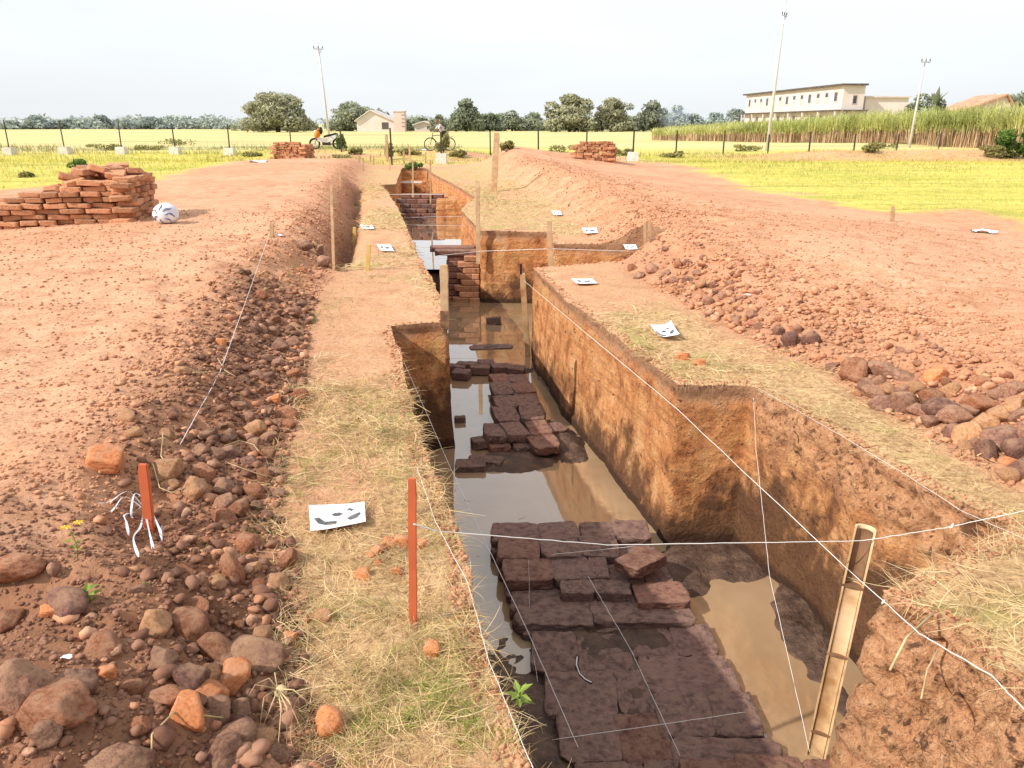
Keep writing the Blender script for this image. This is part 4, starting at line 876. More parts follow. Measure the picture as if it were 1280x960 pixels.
# split bamboo pole in the foreground
bp = Vector((1.52, 3.0, -1.22)); tp = at(1082, 661, 3.02)
o = empty('bamboo_pole', bp, 0, 'split bamboo pole open at the front standing on the trench floor in the right foreground', 'pole')
d = tp-bp; Lh = d.length; R = Vector((0, 0, 1)).rotation_difference(d).to_matrix()
face = Matrix.Rotation(math.radians(-24), 3, 'Z')
def chan(z0, z1, w0, w1, m, name, open_=True, r=.046):
    V = []; F_ = []; n = 12; prof = []
    for k in range(n+1):
        a = math.pi*(k/n); prof.append((r*1.02*math.cos(a), r*1.05*math.sin(a)**.7, 1))
    inn = [(p[0]*.80, p[1]*.80+.002, 0) for p in prof]
    ring_ = prof+inn[::-1]; m_ = len(ring_); steps = 6
    for i in range(steps+1):
        f = i/steps; z = z0+(z1-z0)*f; k = (w0+(w1-w0)*f)*(1+.01*random.uniform(-1, 1))
        for p in ring_: V.append(R@(face@Vector((p[0]*k, p[1]*k, z))))
    for i in range(steps):
        for j in range(m_): F_.append((i*m_+j, i*m_+(j+1) % m_, (i+1)*m_+(j+1) % m_, (i+1)*m_+j))
    F_ += [tuple(range(m_))[::-1], tuple(range(steps*m_, steps*m_+m_))]
    bb = MB(); bb.add(V, F_); return bb.build(name, m, o)
z = 0; secs = [(0, .16, 1.02), (.16, .62, 1.0), (.62, 1.0, .98), (1.0, Lh, .97)]
for i, (a, b_, k) in enumerate(secs): chan(a+.002*i, b_, k, k*.98, M['bamboo'], 'shaft')
for i, zz in enumerate((.16, .62, 1.0)):
    bb = MB(); poly = [R@(face@Vector((.045*math.cos(math.pi*k/10), .047*math.sin(math.pi*k/10), zz-.008))) for k in range(11)]; bb.prism(poly, R@Vector((0, 0, .014))); bb.build('node_ring', M['bamboo_in'], o)
for (a, b_, m_) in ((.01, .99, 'bamboo'), (1.02, Lh-.015, 'bamboo_in')):
    V = []; F_ = []; n = 8
    for i in range(7):
        zz = a+(b_-a)*i/6
        for k in range(n+1): an = math.pi*k/n; V.append(R@(face@Vector((.034*math.cos(an), (.030 if m_ == 'bamboo_in' else .012)*math.sin(an)+.002, zz))))
    for i in range(6):
        for k in range(n): F_.append((i*(n+1)+k, i*(n+1)+k+1, (i+1)*(n+1)+k+1, (i+1)*(n+1)+k))
    bb = MB(); bb.add(V, F_); bb.build('inner_face', M[m_], o)

# ------------------------------------------------------------------ strings
def string(pts, r, label, sag=0.0, knots=()):
    P = [];
    for a, b_ in zip(pts[:-1], pts[1:]):
        a = Vector(a); b_ = Vector(b_); n = 14
        for i in range(n): f = i/n; P.append(a.lerp(b_, f)-Vector((0, 0, 4*sag*f*(1-f)))+Vector((random.uniform(-1, 1), random.uniform(-1, 1), random.uniform(-1, 1)))*.0015)
    P.append(Vector(pts[-1])); b = MB(); b.tube(P, r, 5)
    for k in knots: b.tube([Vector(k)+Vector((-.008, 0, -.01)), Vector(k), Vector((.006, .004, .014))+Vector(k)], [.003, .006, .002], 6)
    o = b.build('string_line', M['string'], smooth=True); return tag(o, label, 'string')
def g(px, py, dz=.015): q = hit(px, py); return q+Vector((0, 0, dz))
A_ = at(517, 640, 2.44); Bp = at(1078, 676, 2.99); Cr = at(1330, 628, 3.1)
string([at(547, 664, 2.47), at(760, 681, 2.75), Bp, at(1180, 660, 3.05), Cr], .0018, 'thick white string across the trench from tall orange stake to bamboo pole', knots=[at(1190, 658, 3.05)])
string([at(517, 655, 2.42), at(547, 664, 2.47)], .003, 'short white string end tied to the tall orange stake')
string([at(654, 350, 9.9), at(750, 431, 6.2), at(845, 510, 4.9), at(1060, 712, 3.0)], .0018, 'long white string down the right trench wall from slender bamboo stake to bamboo pole')
string([at(1060, 712, 3.0), at(1150, 792, 2.30), g(1235, 862, .05), g(1300, 915, .02)], .0019, 'white string from the bamboo pole over the near right block of earth', knots=[at(1105, 752, 2.65)])
string([g(941, 482, .01), at(945, 560, 5.0), at(962, 720, 4.1), at(1012, 940, 2.95)], .0014, 'thin white string hanging from the right wall corner to the bamboo pole foot', sag=.0)
string([g(499, 442), at(570, 600, 5.0), at(660, 790, 3.7), at(740, 975, 2.95)], .0020, 'white string slanting down the left wall onto the brick paving')
string([g(522, 600, .05), g(545, 662, .03), g(585, 740, .03), g(610, 830, .03), g(660, 958, .02), g(672, 985, .02)], .0012, 'white string lying along the left trench lip in the foreground')
string([atz(690, 693, -1.07), atz(792, 683, -1.06)], .0014, 'fine string across the far end of the brick paving')
string([atz(735, 720, -1.06), atz(790, 815, -1.15), atz(850, 945, -1.19)], .0014, 'fine string lying lengthwise on the brick paving')
string([atz(690, 925, -1.18), atz(932, 890, -1.17)], .0014, 'fine string across the near end of the brick paving')
string([at(661, 700, 4.4), at(662, 786, 4.2), atz(672, 852, -1.17)], .0010, 'thin plumb line hanging over the brick paving with a white knot', knots=[at(662, 786, 4.2)])
string([g(943, 486), g(1048, 545), g(1130, 596), g(1200, 642), g(1300, 690)], .0011, 'thin string along the right trench lip in the foreground')
string([at(545, 320, 13.2), at(600, 314, 13.4), at(690, 311, 11.9), at(792, 314, 11.9)], .0038, 'white string across the trench before the orange baulk')
string([at(504, 281, 16.6), at(604, 283, 16.6), at(690, 282, 14.2)], .0038, 'white string across the trench above the second pool')
string([at(500, 272, 18.5), at(603, 270, 18.5)], .0038, 'white string across the trench just beyond the second pool')
string([at(486, 243, 21.8), at(556, 243, 21.8)], .006, 'far white string across the trench before the brick steps')
string([at(541, 290, 16.5), at(541, 309, 16.5)], .004, 'thin line hanging into the second pool')
string([g(226, 560, .03), g(275, 470, .05), g(306, 400, .06), g(338, 300, .08)], .0022, 'pale string running over the left spoil from the rubble to the short peg')

# ------------------------------------------------------------------ paper markers
def paper(c4, label, curl=.006, marks=()):
    P = [Vector(p) for p in c4]; c = sum(P, Vector())/4; n = 10; V = []; F_ = []
    def pt(u, v, up=0.0):
        p = P[0].lerp(P[1], u).lerp(P[3].lerp(P[2], u), v); k = curl*(abs(2*u-1)**3*.8+abs(2*v-1)**3*.5+.15*math.sin(7*u+3*v)); return p+Vector((0, 0, k+up))-c
    for i in range(n+1):
        for j in range(n+1): V.append(pt(j/n, i/n))
    for i in range(n):
        for j in range(n): F_.append((i*(n+1)+j, i*(n+1)+j+1, (i+1)*(n+1)+j+1, (i+1)*(n+1)+j))
    o = empty('paper_marker', c, 0, label, 'paper marker')
    b = MB(); b.add(V, F_); b.build('sheet', M['paper'], o, smooth=True)
    if marks:
        for poly in marks:
            # dense little grid polygon so the print follows the curl
            b = MB(); V2 = [pt(u, v, .0016) for u, v in poly]; cc = sum(V2, Vector())/len(V2); mu = sum(p[0] for p in poly)/len(poly); mv = sum(p[1] for p in poly)/len(poly); cc = pt(mu, mv, .0018)
            b.add([cc]+V2, [(0, i+1, (i+1) % len(V2)+1) for i in range(len(V2))]); b.build('printed_shape', M['ink'], o)
    return o
def gp(px, py, dz=.03): q = hit(px, py); return Vector((q.x, q.y, float(ground_z(q.x, q.y, False))+dz))
BIGM = [[(.07, .52), (.16, .50), (.22, .66), (.34, .72), (.48, .72), (.46, .84), (.28, .84), (.14, .74)], [(.40, .40), (.46, .36), (.54, .36), (.60, .42), (.56, .50), (.47, .52), (.41, .47)], [(.66, .32), (.72, .20), (.80, .30), (.76, .36), (.70, .30)], [(.66, .68), (.74, .58), (.90, .48), (.92, .56), (.84, .72), (.72, .78)]]
def pap(cs, label, **k): return paper([gp(*c) for c in cs], label, **k)
pap([(387, 642), (456, 636), (458, 664), (389, 673)], 'large white paper marker with dark printed shapes on the straw by the tall stake', marks=BIGM)
pap([(812, 414), (838, 410), (849, 426), (822, 428)], 'curled white paper marker with dark printed shapes on the right strip', curl=.03, marks=BIGM)
SM = [[(.2, .3), (.35, .3), (.35, .6), (.2, .6)], [(.5, .4), (.8, .35), (.8, .6), (.5, .65)]]
for cs, lb in (([(714, 352), (740, 352), (747, 358), (720, 358)], 'white paper marker between the slender bamboo stake and the right spoil'), ([(727, 288), (745, 288), (748, 295), (730, 295)], 'white paper marker right of the orange baulk'), ([(779, 309), (794, 309), (797, 315), (782, 315)], 'white paper marker at the far corner of the right side pit'),
               ([(689, 266), (700, 266), (703, 271), (692, 271)], 'farthest white paper marker on the right strip'), ([(471, 308), (488, 309), (493, 317), (475, 316)], 'white paper marker near the yellow bamboo stake on the left strip'), ([(450, 283), (465, 284), (468, 289), (453, 289)], 'farthest white paper marker on the left strip')):
    pap(cs, lb, marks=SM)

# ------------------------------------------------------------------ plastic strips, tool, bag, scraps
q = hit(183, 655); o = empty('plastic_strips', q, 0, 'knotted white plastic strips trailing from the foot of the short orange stake', 'plastic strips')
for k, pts_ in enumerate([[(183, 650), (165, 643), (140, 642), (124, 645)], [(180, 655), (160, 648), (140, 650), (128, 650)], [(180, 658), (165, 655), (148, 652), (132, 654)], [(183, 652), (178, 670), (170, 690), (178, 722)], [(183, 656), (160, 662), (162, 675), (163, 680)], [(185, 650), (195, 665), (202, 678), (204, 684)], [(184, 655), (188, 675), (192, 690), (193, 698)], [(185, 648), (172, 640), (166, 655), (176, 668)], [(184, 652), (197, 668), (205, 676), (206, 680)]]):
    P = [hit(*p)+Vector((0, 0, .05+.03*math.sin(i*2+k)))-q for i, p in enumerate(pts_)]; V = []; F_ = []; n = 14
    def cr(P, t):
        t *= len(P)-1; i = min(int(t), len(P)-2); f = t-i; a = P[max(i-1, 0)]; b = P[i]; c = P[i+1]; d_ = P[min(i+2, len(P)-1)]
        return .5*((2*b)+(c-a)*f+(2*a-5*b+4*c-d_)*f*f+(3*b-a-3*c+d_)*f**3)
    for i in range(n+1):
        p = cr(P, i/n); p2 = cr(P, min(1, i/n+.02)); dd = (p2-p) if (p2-p).length > 1e-5 else Vector((1, 0, 0)); s_ = dd.cross(Vector((.2*math.sin(i*.6+k), .3, 1))).normalized()*(.0042+.0015*math.sin(i*.9+k)); V += [p-s_, p+s_]
    for i in range(n): F_.append((2*i, 2*i+1, 2*i+3, 2*i+2))
    b = MB(); b.add(V, F_); b.build('strip', M['plastic'], o, smooth=True)
q = atz(728, 836, -1.185); b = MB(); P = [atz(722, 822, -1.17), atz(721, 832, -1.17), atz(725, 843, -1.17), atz(732, 850, -1.17), atz(740, 854, -1.175)]
b.tube([p-q for p in P], .008, 8); o = b.build('rubber_hose', M['black'], smooth=True); o.location = q; tag(o, 'short curved black and white strip lying on the brick paving', 'hose')
b = MB(); b.tube([p-q+Vector((-.003, -.003, .008)) for p in P], .0035, 6); b.build('white_stripe', M['string'], o, smooth=True)
q = hit(209, 279); b = MB(); v = IV3.copy(); s = 1+.06*fbm(v[:, 0]*3, v[:, 1]*3, v[:, 2]*3, seed=5); v = v*s[:, None]*np.array([.19, .17, .165]); v[:, 2] = np.maximum(v[:, 2], -.13)+.13
me = mesh_np('bag_body', v, IF3, M['plastic'], True); o = empty('plastic_sack', q, 0, 'round white plastic sack with blue grey print at the foot of the left brick pile', 'sack'); link('bag_body', me, o)
for k in range(9):
    a = k*.9; b = MB(); P = []
    for i in range(5):
        th = .35+.22*i; aa = a+.25*math.sin(i+k); dd = Vector((math.cos(aa)*math.sin(th), -abs(math.cos(th*.9))*1, math.sin(aa)*math.sin(th))); dd.normalize(); P.append(Vector((dd.x*.185, dd.y*.175, dd.z*.165+.13)))
    b.tube(P, [.004, .010, .012, .008, .003], 5); b.build('printed_mark', M['bluemark'], o, smooth=True)
def scrap(px, py, w, m, label, name='plastic_scrap'):
    q = hit(px, py); n = 6; V = []; F_ = []
    for i in range(n+1):
        for j in range(n+1): V.append(Vector(((j/n-.5)*w*(1+.2*math.sin(i)), (i/n-.5)*w*.6, .02+.05*w*random.random()+.06*w*math.sin(i*1.7+j))))
    for i in range(n):
        for j in range(n): F_.append((i*(n+1)+j, i*(n+1)+j+1, (i+1)*(n+1)+j+1, (i+1)*(n+1)+j))
    b = MB(); b.add(V, F_); o = b.build(name, M[m], smooth=True); o.location = q; tag(o, label, 'scrap')
scrap(323, 203, .7, 'plastic', 'grey white plastic scrap on the meadow left of the far brick pile'); scrap(1228, 291, .35, 'plastic', 'pale plastic scrap at the edge of the right meadow'); scrap(933, 376, .06, 'plastic', 'tiny pale plastic scrap on the right spoil bank'); scrap(86, 830, .03, 'white', 'tiny white scrap among the dark clods in the lower left')
scrap(528, 188, .5, 'plastic', 'crumpled white plastic bag beside the bicycle front wheel'); scrap(348, 300, .12, 'plastic', 'white plastic scrap beside the short peg on the left spoil')
b = MB(); b.box((0, 0, 0), (.95, .12, .05)); o = b.build('plank', M['white'], bevel=.006); o.location = at(512, 228, 30.6); tag(o, 'white plank lying across the far end of the trench', 'plank')

# ------------------------------------------------------------------ small plants in the foreground
def leaf(b, p, az, el, L, W_):
    d = Vector((math.cos(az)*math.cos(el), math.sin(az)*math.cos(el), math.sin(el))); s = d.cross(Vector((0, 0, 1))).normalized()*W_/2; u = Vector((0, 0, 1))
    b.add([p, p+d*L*.4-s+u*.15*W_, p+d*L*.45-u*.1*W_, p+d*L*.4+s+u*.15*W_, p+d*L-u*.25*L*.4], [(0, 1, 2), (0, 2, 3), (1, 4, 2), (2, 4, 3)])
def tone_attr(o, lo=0, hi=1):
    me = o.data; vcol(me, 'tone', RS.uniform(lo, hi, len(me.vertices))); return o
def seedling(px, py, hgt, n, label, flower=None, L=.05):
    q = hit(px, py); o = empty('seedling', q, 0, label, 'plant'); b = MB(); P = [Vector((0, 0, 0)), Vector((.01, 0, hgt*.5)), Vector((-.01, .01, hgt))]; b.tube(P, .002, 5); tone_attr(b.build('stem', M['leaf_fresh'], o))
    b = MB()
    for k in range(n): leaf(b, Vector((0, 0, hgt*(.25+.75*k/n))), k*2.4, random.uniform(-.2, .7), L*random.uniform(.7, 1.2), L*.5)
    tone_attr(b.build('leaf', M['leaf_fresh'], o), .3, 1)
    if flower:
        for k in range(2):
            b = MB(); c = Vector((-.02+.05*k, 0, hgt+.02+.02*k))
            for j in range(8): a = j*.785; b.add([c, c+Vector((math.cos(a-.3)*.014, math.sin(a-.3)*.014, .004)), c+Vector((math.cos(a)*.022, math.sin(a)*.022, 0)), c+Vector((math.cos(a+.3)*.014, math.sin(a+.3)*.014, .004))], [(0, 1, 2, 3)])
            b.build('flower', flower, o)
M['yellow'] = basic('yellow petals', [(.75, .45, .03), (.8, .55, .08)], 20, .7, 0, 0, 0)
seedling(112, 762, .07, 9, 'leafy green seedling beside the dark maroon stone on the left', L=.055)
seedling(97, 700, .11, 7, 'spindly weed with two small yellow flowers on the left soil', M['yellow'], .035)
seedling(183, 742, .02, 6, 'flat green sprig between stones of the left rubble', L=.03); seedling(648, 885, .05, 9, 'bright green grass sprig on the left trench lip', L=.05)
q = hit(348, 870); o = empty('dry_root', q, 0, 'bleached dry root with a knobbly head on the straw in the lower left', 'root'); b = MB()
v = (IV2*(1+.12*fbm(IV2[:, 0]*2, IV2[:, 1]*2, IV2[:, 2]*2))[:, None]*.022); me = mesh_np('root_head', v+np.array([.01, 0, .04]), IF2, M['strawm'], True); vcol(me, 'tone', np.full(len(v), .9)); link('root_head', me, o)
for (px, py) in ((330, 912), (349, 955), (325, 905), (395, 890), (380, 925), (310, 880), (350, 850), (318, 862), (360, 950)):
    b = MB(); e = hit(px, py)-q+Vector((0, 0, .02)); b.tube([Vector((0, 0, .05)), e*.5+Vector((random.uniform(-.02, .02), 0, .06)), e], [.0025, .002, .001], 5); tone_attr(b.build('root_strand', M['strawm'], o, smooth=True), .7, 1)
def twig(pxs, r, label, lift=.03, m='strawm'):
    P = [hit(*p)+Vector((0, 0, lift+random.uniform(0, .02))) for p in pxs]; q = P[0].copy(); b = MB(); b.tube([p-q for p in P], r, 5); o = tone_attr(b.build('twig', M[m], smooth=True), .6, 1); o.location = q; tag(o, label, 'twig')
twig([(193, 592), (200, 612), (215, 622), (235, 628)], .003, 'curved pale twig right of the short orange stake'); twig([(205, 548), (202, 575), (208, 583)], .0025, 'short twig above the tan stones behind the short orange stake')
twig([(286, 590), (310, 597), (335, 605)], .0025, 'straight pale twig lying across the left rubble'); twig([(242, 474), (265, 475), (282, 470)], .003, 'pale twig lying flat on the dark left slope'); twig([(280, 905), (222, 915), (193, 935), (194, 960)], .003, 'long thin dry stem in the lower left rubble')
twig([(273, 455), (282, 468), (296, 476)], .003, 'forked bit of dry stem below the first pale twig on the left slope'); twig([(282, 565), (300, 558), (318, 563), (325, 580)], .0022, 'looping dry stem on the stones beside the straw strip')
twig([(1285, 560), (1250, 562), (1218, 585)], .003, 'pale dry stem over the right stone row'); twig([(1165, 778), (1130, 812), (1110, 850)], .0045, 'forked dry stalk sticking out of the near right block of earth', .02); twig([(1172, 815), (1158, 842), (1150, 880)], .003, 'thin dry stalk hanging down the near right block of earth', .0)

n = 260; x = RS.uniform(-1.2, 1.4, n); y = RS.uniform(4.5, 13.5, n); fz = floor_z(x, y); ok = inpoly(x, y, EDGE) & (fz < -1.33) & (RS.uniform(0, 1, n) < .5+fbm(x*2, y*2, seed=4)); x, y = x[ok], y[ok]; n = len(x)
blades('floating_straw', np.stack([x, y, np.full(n, -1.297)], 1), RS.uniform(.02, .09, n), RS.uniform(.002, .006, n), RS.uniform(0, 6.28, n), np.zeros(n), RS.normal(0, .6, n), M['strawm'], RS.uniform(0, .6, n), 3, 'bits of straw and scum floating on the muddy water', 'straw')
# ------------------------------------------------------------------ leaf crowns, trees and bushes
def crown_mesh(name, lobes, n, size, m, squash=.7, seed=0):
    rs = np.random.RandomState(seed % 99991); lobes = np.array(lobes); vol = lobes[:, 3]*lobes[:, 4]; pick = rs.choice(len(lobes), n, p=vol/vol.sum()); L_ = lobes[pick]
    d = rs.normal(size=(n, 3)); d /= np.linalg.norm(d, axis=1)[:, None]; rr = rs.uniform(.45, 1.0, n)**.5*(1+.22*fbm(d[:, 0]*3+pick, d[:, 1]*3, d[:, 2]*3, seed=seed+3))
    P = L_[:, :3]+d*rr[:, None]*np.stack([L_[:, 3], L_[:, 3], L_[:, 4]], 1)
    nn = d*.6+rs.normal(size=(n, 3))*.6; nn[:, 2] += .35; nn /= np.linalg.norm(nn, axis=1)[:, None]
    t = np.cross(nn, rs.normal(size=(n, 3))); t /= np.linalg.norm(t, axis=1)[:, None]; b = np.cross(nn, t); s = size*rs.uniform(.5, 1.3, n)[:, None]
    Vv = np.stack([P-t*s, P-b*s*squash*.6+t*s*.1, P+t*s, P+b*s*squash*.6], 1).reshape(-1, 3); F_ = np.arange(n*4).reshape(n, 4)
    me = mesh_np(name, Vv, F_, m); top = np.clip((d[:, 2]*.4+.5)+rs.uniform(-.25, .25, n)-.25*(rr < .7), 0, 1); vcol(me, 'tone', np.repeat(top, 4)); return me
def tree(px, pyt, wpx, y, m, label, pyb=None, n=2200, name='tree', group=None, leafs=.45, seed=0, tall=False):
    rs = random.Random(seed+int(px)); c = at(px, 155, y); x = c.x; gz_ = float(ground_z(x, y, False)); top = at(px, pyt, y).z-gz_; Wm = wpx/F*y
    o = empty(name, (x, y, gz_), 0, label, 'tree', group); lobes = []; cr = max(Wm*.20, 1)
    lo_ = .16 if not tall else .2
    for k in range(16 if Wm > 8 else 10):
        a = rs.uniform(0, 6.28); f = rs.random()**.6; h = rs.uniform(lo_-.04, .86); prof_ = (.75+.25*math.sin(h*math.pi))*(1-.25*(h > .75))
        lobes.append((math.cos(a)*f*Wm*.36*prof_, math.sin(a)*f*Wm*.36*prof_, top*h, Wm*rs.uniform(.12, .22), top*rs.uniform(.10, .17)))
    lobes.append((0, 0, top*.84, Wm*.2, top*.16)); [lobes.append((sx*Wm*.27, sy*Wm*.2, top*.2, Wm*.2, top*.19)) for sx in (-1, 1) for sy in (-1, 1)]
    lobes.append((0, 0, top*.42, Wm*.38, top*.36))
    b = MB(); b.tube([(0, 0, -.3), (.1, 0, top*.25), (0, .1, top*.6)], [Wm*.03+.08, Wm*.022+.06, .05], 7); tr = b.build('trunk', M['bark'], o)
    for k in range(5):
        l = lobes[k]; bb = MB(); bb.tube([(0, 0, top*.22), (l[0]*.5, l[1]*.5, top*.35), (l[0], l[1], l[2])], [Wm*.014+.04, Wm*.01+.03, .02], 5); bb.build('limb', M['bark'], o)
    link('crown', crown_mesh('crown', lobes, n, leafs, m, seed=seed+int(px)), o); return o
TG = None
for a in ((347, 114, 84, 190, 'leaf_olive', 'broad round olive green tree left of the power pole behind the motorcycle', 6500, .5), (438, 127, 62, 215, 'leaf_mid', 'wide grey green tree right of the left power pole', 4500, .55), (474, 137, 36, 225, 'leaf_mid', 'lower tree behind the white gabled building', 2200, .55),
          (583, 123, 46, 205, 'leaf_dark', 'dark rounded tree right of the person with the bicycle', 3600, .5), (612, 141, 36, 215, 'leaf_dark', 'low bushy dark tree just right of the dark rounded tree', 2200, .5), (640, 138, 40, 222, 'leaf_mid', 'spreading tree behind the thick pale post', 2500, .5), (668, 140, 34, 230, 'leaf_mid', 'loose tree left of the broad tree in the centre', 1800, .5),
          (712, 117, 66, 195, 'leaf_olive', 'broad olive tree in the centre, largest of the row right of the trench', 5500, .5), (764, 122, 54, 200, 'leaf_olive', 'olive tree joined to the right side of the broad centre tree', 4000, .5), (815, 125, 38, 205, 'leaf_mid', 'separate rounded tree left of the smoke', 3000, .5), (786, 145, 30, 215, 'leaf_mid', 'small dark tree between the olive tree and the separate rounded tree', 1500, .5),
          (525, 146, 26, 232, 'leaf_dark', 'small dark tree between the tower and the person with the bicycle', 1400, .5), (507, 148, 16, 222, 'leaf_dark', 'narrow tree just right of the pale tower', 900, .5), (549, 143, 26, 190, 'leaf_mid', 'small tree right behind the person with the bicycle', 1500, .45), (563, 150, 20, 225, 'leaf_mid', 'low tree left of the dark rounded tree', 900, .5), (455, 146, 20, 250, 'leaf_mid', 'tree rising behind the left roof slope of the white building', 900, .5),
          (1148, 116, 42, 128, 'leaf_dark', 'dark bushy tree behind the sugarcane left of the tiled house', 2600, .35), (1172, 124, 26, 126, 'leaf_dark', 'lower bushy tree with upright banana leaves behind the sugarcane', 1400, .35), (1268, 114, 56, 150, 'leaf_dark', 'dark tree behind the tiled house at the right edge', 2600, .4), (1238, 117, 18, 165, 'leaf_mid', 'small pale tree behind the roof of the tiled house', 900, .4), (385, 150, 22, 225, 'leaf_mid', 'low tree between the broad round tree and the left power pole', 900, .5)):
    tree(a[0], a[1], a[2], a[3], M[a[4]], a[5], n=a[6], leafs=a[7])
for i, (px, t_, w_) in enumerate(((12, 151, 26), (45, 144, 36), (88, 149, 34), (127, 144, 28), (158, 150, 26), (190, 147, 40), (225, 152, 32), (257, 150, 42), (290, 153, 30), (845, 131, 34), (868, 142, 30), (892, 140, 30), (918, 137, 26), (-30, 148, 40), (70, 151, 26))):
    tree(px, t_, w_, 290+7*(i % 4), M['leaf_haze_tint'], 'pale hazy tree far away on the left horizon' if i not in (9, 10, 11, 12) else 'pale hazy tree far away between the smoke and the long white building', n=1500, leafs=.8, group='hazy trees on the left horizon' if i not in (9, 10, 11, 12) else 'hazy trees left of the long white building')
# far hedge line that reads as one mass
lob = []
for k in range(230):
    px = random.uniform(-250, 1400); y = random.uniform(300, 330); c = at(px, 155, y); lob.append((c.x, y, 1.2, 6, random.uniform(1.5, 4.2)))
me = crown_mesh('treeline', lob, 30000, .9, M['leaf_haze_tint'], seed=77); o = link('treeline', me); tag(o, 'low hazy line of distant woods along the horizon', 'treeline', kind='stuff')
lob = []
for k in range(60):
    px = random.uniform(300, 830); y = random.uniform(222, 238); c = at(px, 155, y); lob.append((c.x, y, .8, 3.2, random.uniform(1.2, 3.0)))
me = crown_mesh('hedge', lob, 14000, .6, M['leaf_mid'], seed=78); o = link('hedge', me); tag(o, 'dark hedge and scrub at the foot of the tree row beyond the fields', 'hedge', kind='stuff')
# banana leaves
o = empty('banana_plant', Vector((at(1165, 155, 125).x, 125, 0)), 0, 'banana plant with long upright leaves between the two bushy trees', 'plant'); b = MB(); b.tube([(0, 0, 0), (0, 0, 5)], [.25, .15], 8); tone_attr(b.build('stem', M['leaf_dark'], o)); b = MB()
for k in range(9):
    a = k*.75; e = random.uniform(.8, 1.4); leaf(b, Vector((0, 0, 4.6)), a, e, random.uniform(2.0, 3.2), .8)
tone_attr(b.build('leaf', M['leaf_mid'], o))
def bush(px, py, wpx, hpx, m, label, y=None, n=900, leafs=.05, name='bush', group=None, cat='bush', seed=1):
    q = hit(px, py) if y is None else at(px, py, y); W_ = wpx/F*q.y; Hh = hpx/F*q.y; lob = []
    if y is not None: q.z = float(ground_z(q.x, q.y))
    rs = random.Random(int(px*7+py))
    for k in range(9): lob.append((rs.uniform(-.36, .36)*W_, rs.uniform(-.3, .3)*W_, rs.uniform(.2, .72)*Hh, W_*rs.uniform(.12, .22), Hh*rs.uniform(.18, .3)))
    o = empty(name, q, 0, label, cat, group); link('foliage', crown_mesh('foliage', lob, n, leafs, M[m], seed=int(px)), o); b = MB()
    for k in range(4): b.tube([(0, 0, -.03), (lob[k][0]*.8, lob[k][1]*.8, lob[k][2])], [.012, .006], 5)
    b.build('stem', M['bark'], o); return o
bush(103, 215, 38, 16, 'bushgreen', 'low bright green bush behind the left brick pile', n=1800, leafs=.045)
bush(1268, 199, 62, 40, 'bushgreen', 'large dark green bush at the right edge before the sugarcane', n=3600, leafs=.09); bush(1238, 197, 34, 16, 'weed', 'low sprawling weed left of the large green bush', n=1200, leafs=.07)
bush(427, 190, 14, 24, 'bushgreen', 'narrow green bush climbing the post beside the motorcycle', y=42.2, n=900, leafs=.06); bush(553, 186, 18, 30, 'weed', 'leafy shrub in front of the person with the bicycle', y=40.6, n=1100, leafs=.06); bush(485, 200, 14, 28, 'weed', 'thin leafy shrub around the fence post left of the trench end', n=700, leafs=.06)
for i, (px, py, w, h) in enumerate(((225, 181, 30, 9), (256, 179, 34, 12), (190, 190, 30, 8), (300, 187, 24, 8), (318, 196, 16, 6), (140, 186, 34, 8), (50, 188, 30, 8), (443, 192, 20, 10), (462, 194, 22, 9), (505, 194, 22, 9), (575, 193, 24, 10), (600, 190, 20, 12), (640, 190, 26, 14), (655, 192, 20, 9), (700, 192, 26, 9), (780, 192, 22, 12), (815, 196, 26, 10), (845, 196, 22, 9), (1005, 190, 24, 8), (1085, 190, 34, 14), (1110, 188, 26, 12), (1052, 192, 20, 8), (930, 192, 26, 7), (525, 198, 18, 9), (420, 197, 16, 6), (35, 222, 20, 6))):
    if i % 5 in (1, 3): continue
    bush(px+random.uniform(-8, 8), py+random.uniform(-3, 3), w*random.uniform(.6, 1.7), h*random.uniform(.6, 1.2), 'weed', 'scrubby grey green weed clump along the fence line', n=360, leafs=.11, name='weed_clump', group='weed clumps along the fence', cat='weed')
bush(517, 212, 24, 10, 'bushgreen', 'dark weeds growing over the far end wall of the trench', n=500, leafs=.06, name='weed_clump', cat='weed')

# ------------------------------------------------------------------ sugarcane field
def cane(n, leafy):
    px = RS.uniform(815, 1560, n); dep = 26*RS.uniform(0, 1, n)**1.7; y = np.interp(px, [815, 1000, 1280, 1560], [94, 79, 59, 47])+dep; x = (px-640)/F*y*1.0*(1/ (CP+.33*SP)) ; hh = np.interp(px, [815, 860, 1000, 1100, 1280], [1.2, 1.6, 2.3, 2.75, 3.0])*RS.uniform(.82, 1.08, n)*(1+.08*fbm(x*.2, y*.2, seed=6))
    return x, y, hh
x, y, hh = cane(11000, False); n = len(x)
blades('cane_stalks', np.stack([x, y, ground_z(x, y, False)], 1), hh*.62, np.full(n, .07), RS.uniform(0, 6.28, n), RS.normal(1.5, .10, n), RS.normal(0, .2, n), M['canestalk'], RS.uniform(0, 1, n), 2, 'dry brown stalks in the lower half of the sugarcane field', 'sugarcane')
x, y, hh = cane(30000, True); n = len(x)
blades('cane_leaves', np.stack([x, y, hh*RS.uniform(.42, .72, n)], 1), hh*.48, np.full(n, .085), RS.uniform(0, 6.28, n), RS.normal(1.25, .22, n), RS.normal(0, .4, n), M['caneleaf'], np.clip(.5+.4*fbm(x*.15, y*.15, seed=8)+RS.uniform(-.3, .3, n), 0, 1), 3, 'tall green leaves of the sugarcane field', 'sugarcane', droop=RS.uniform(0, 1.6, n))

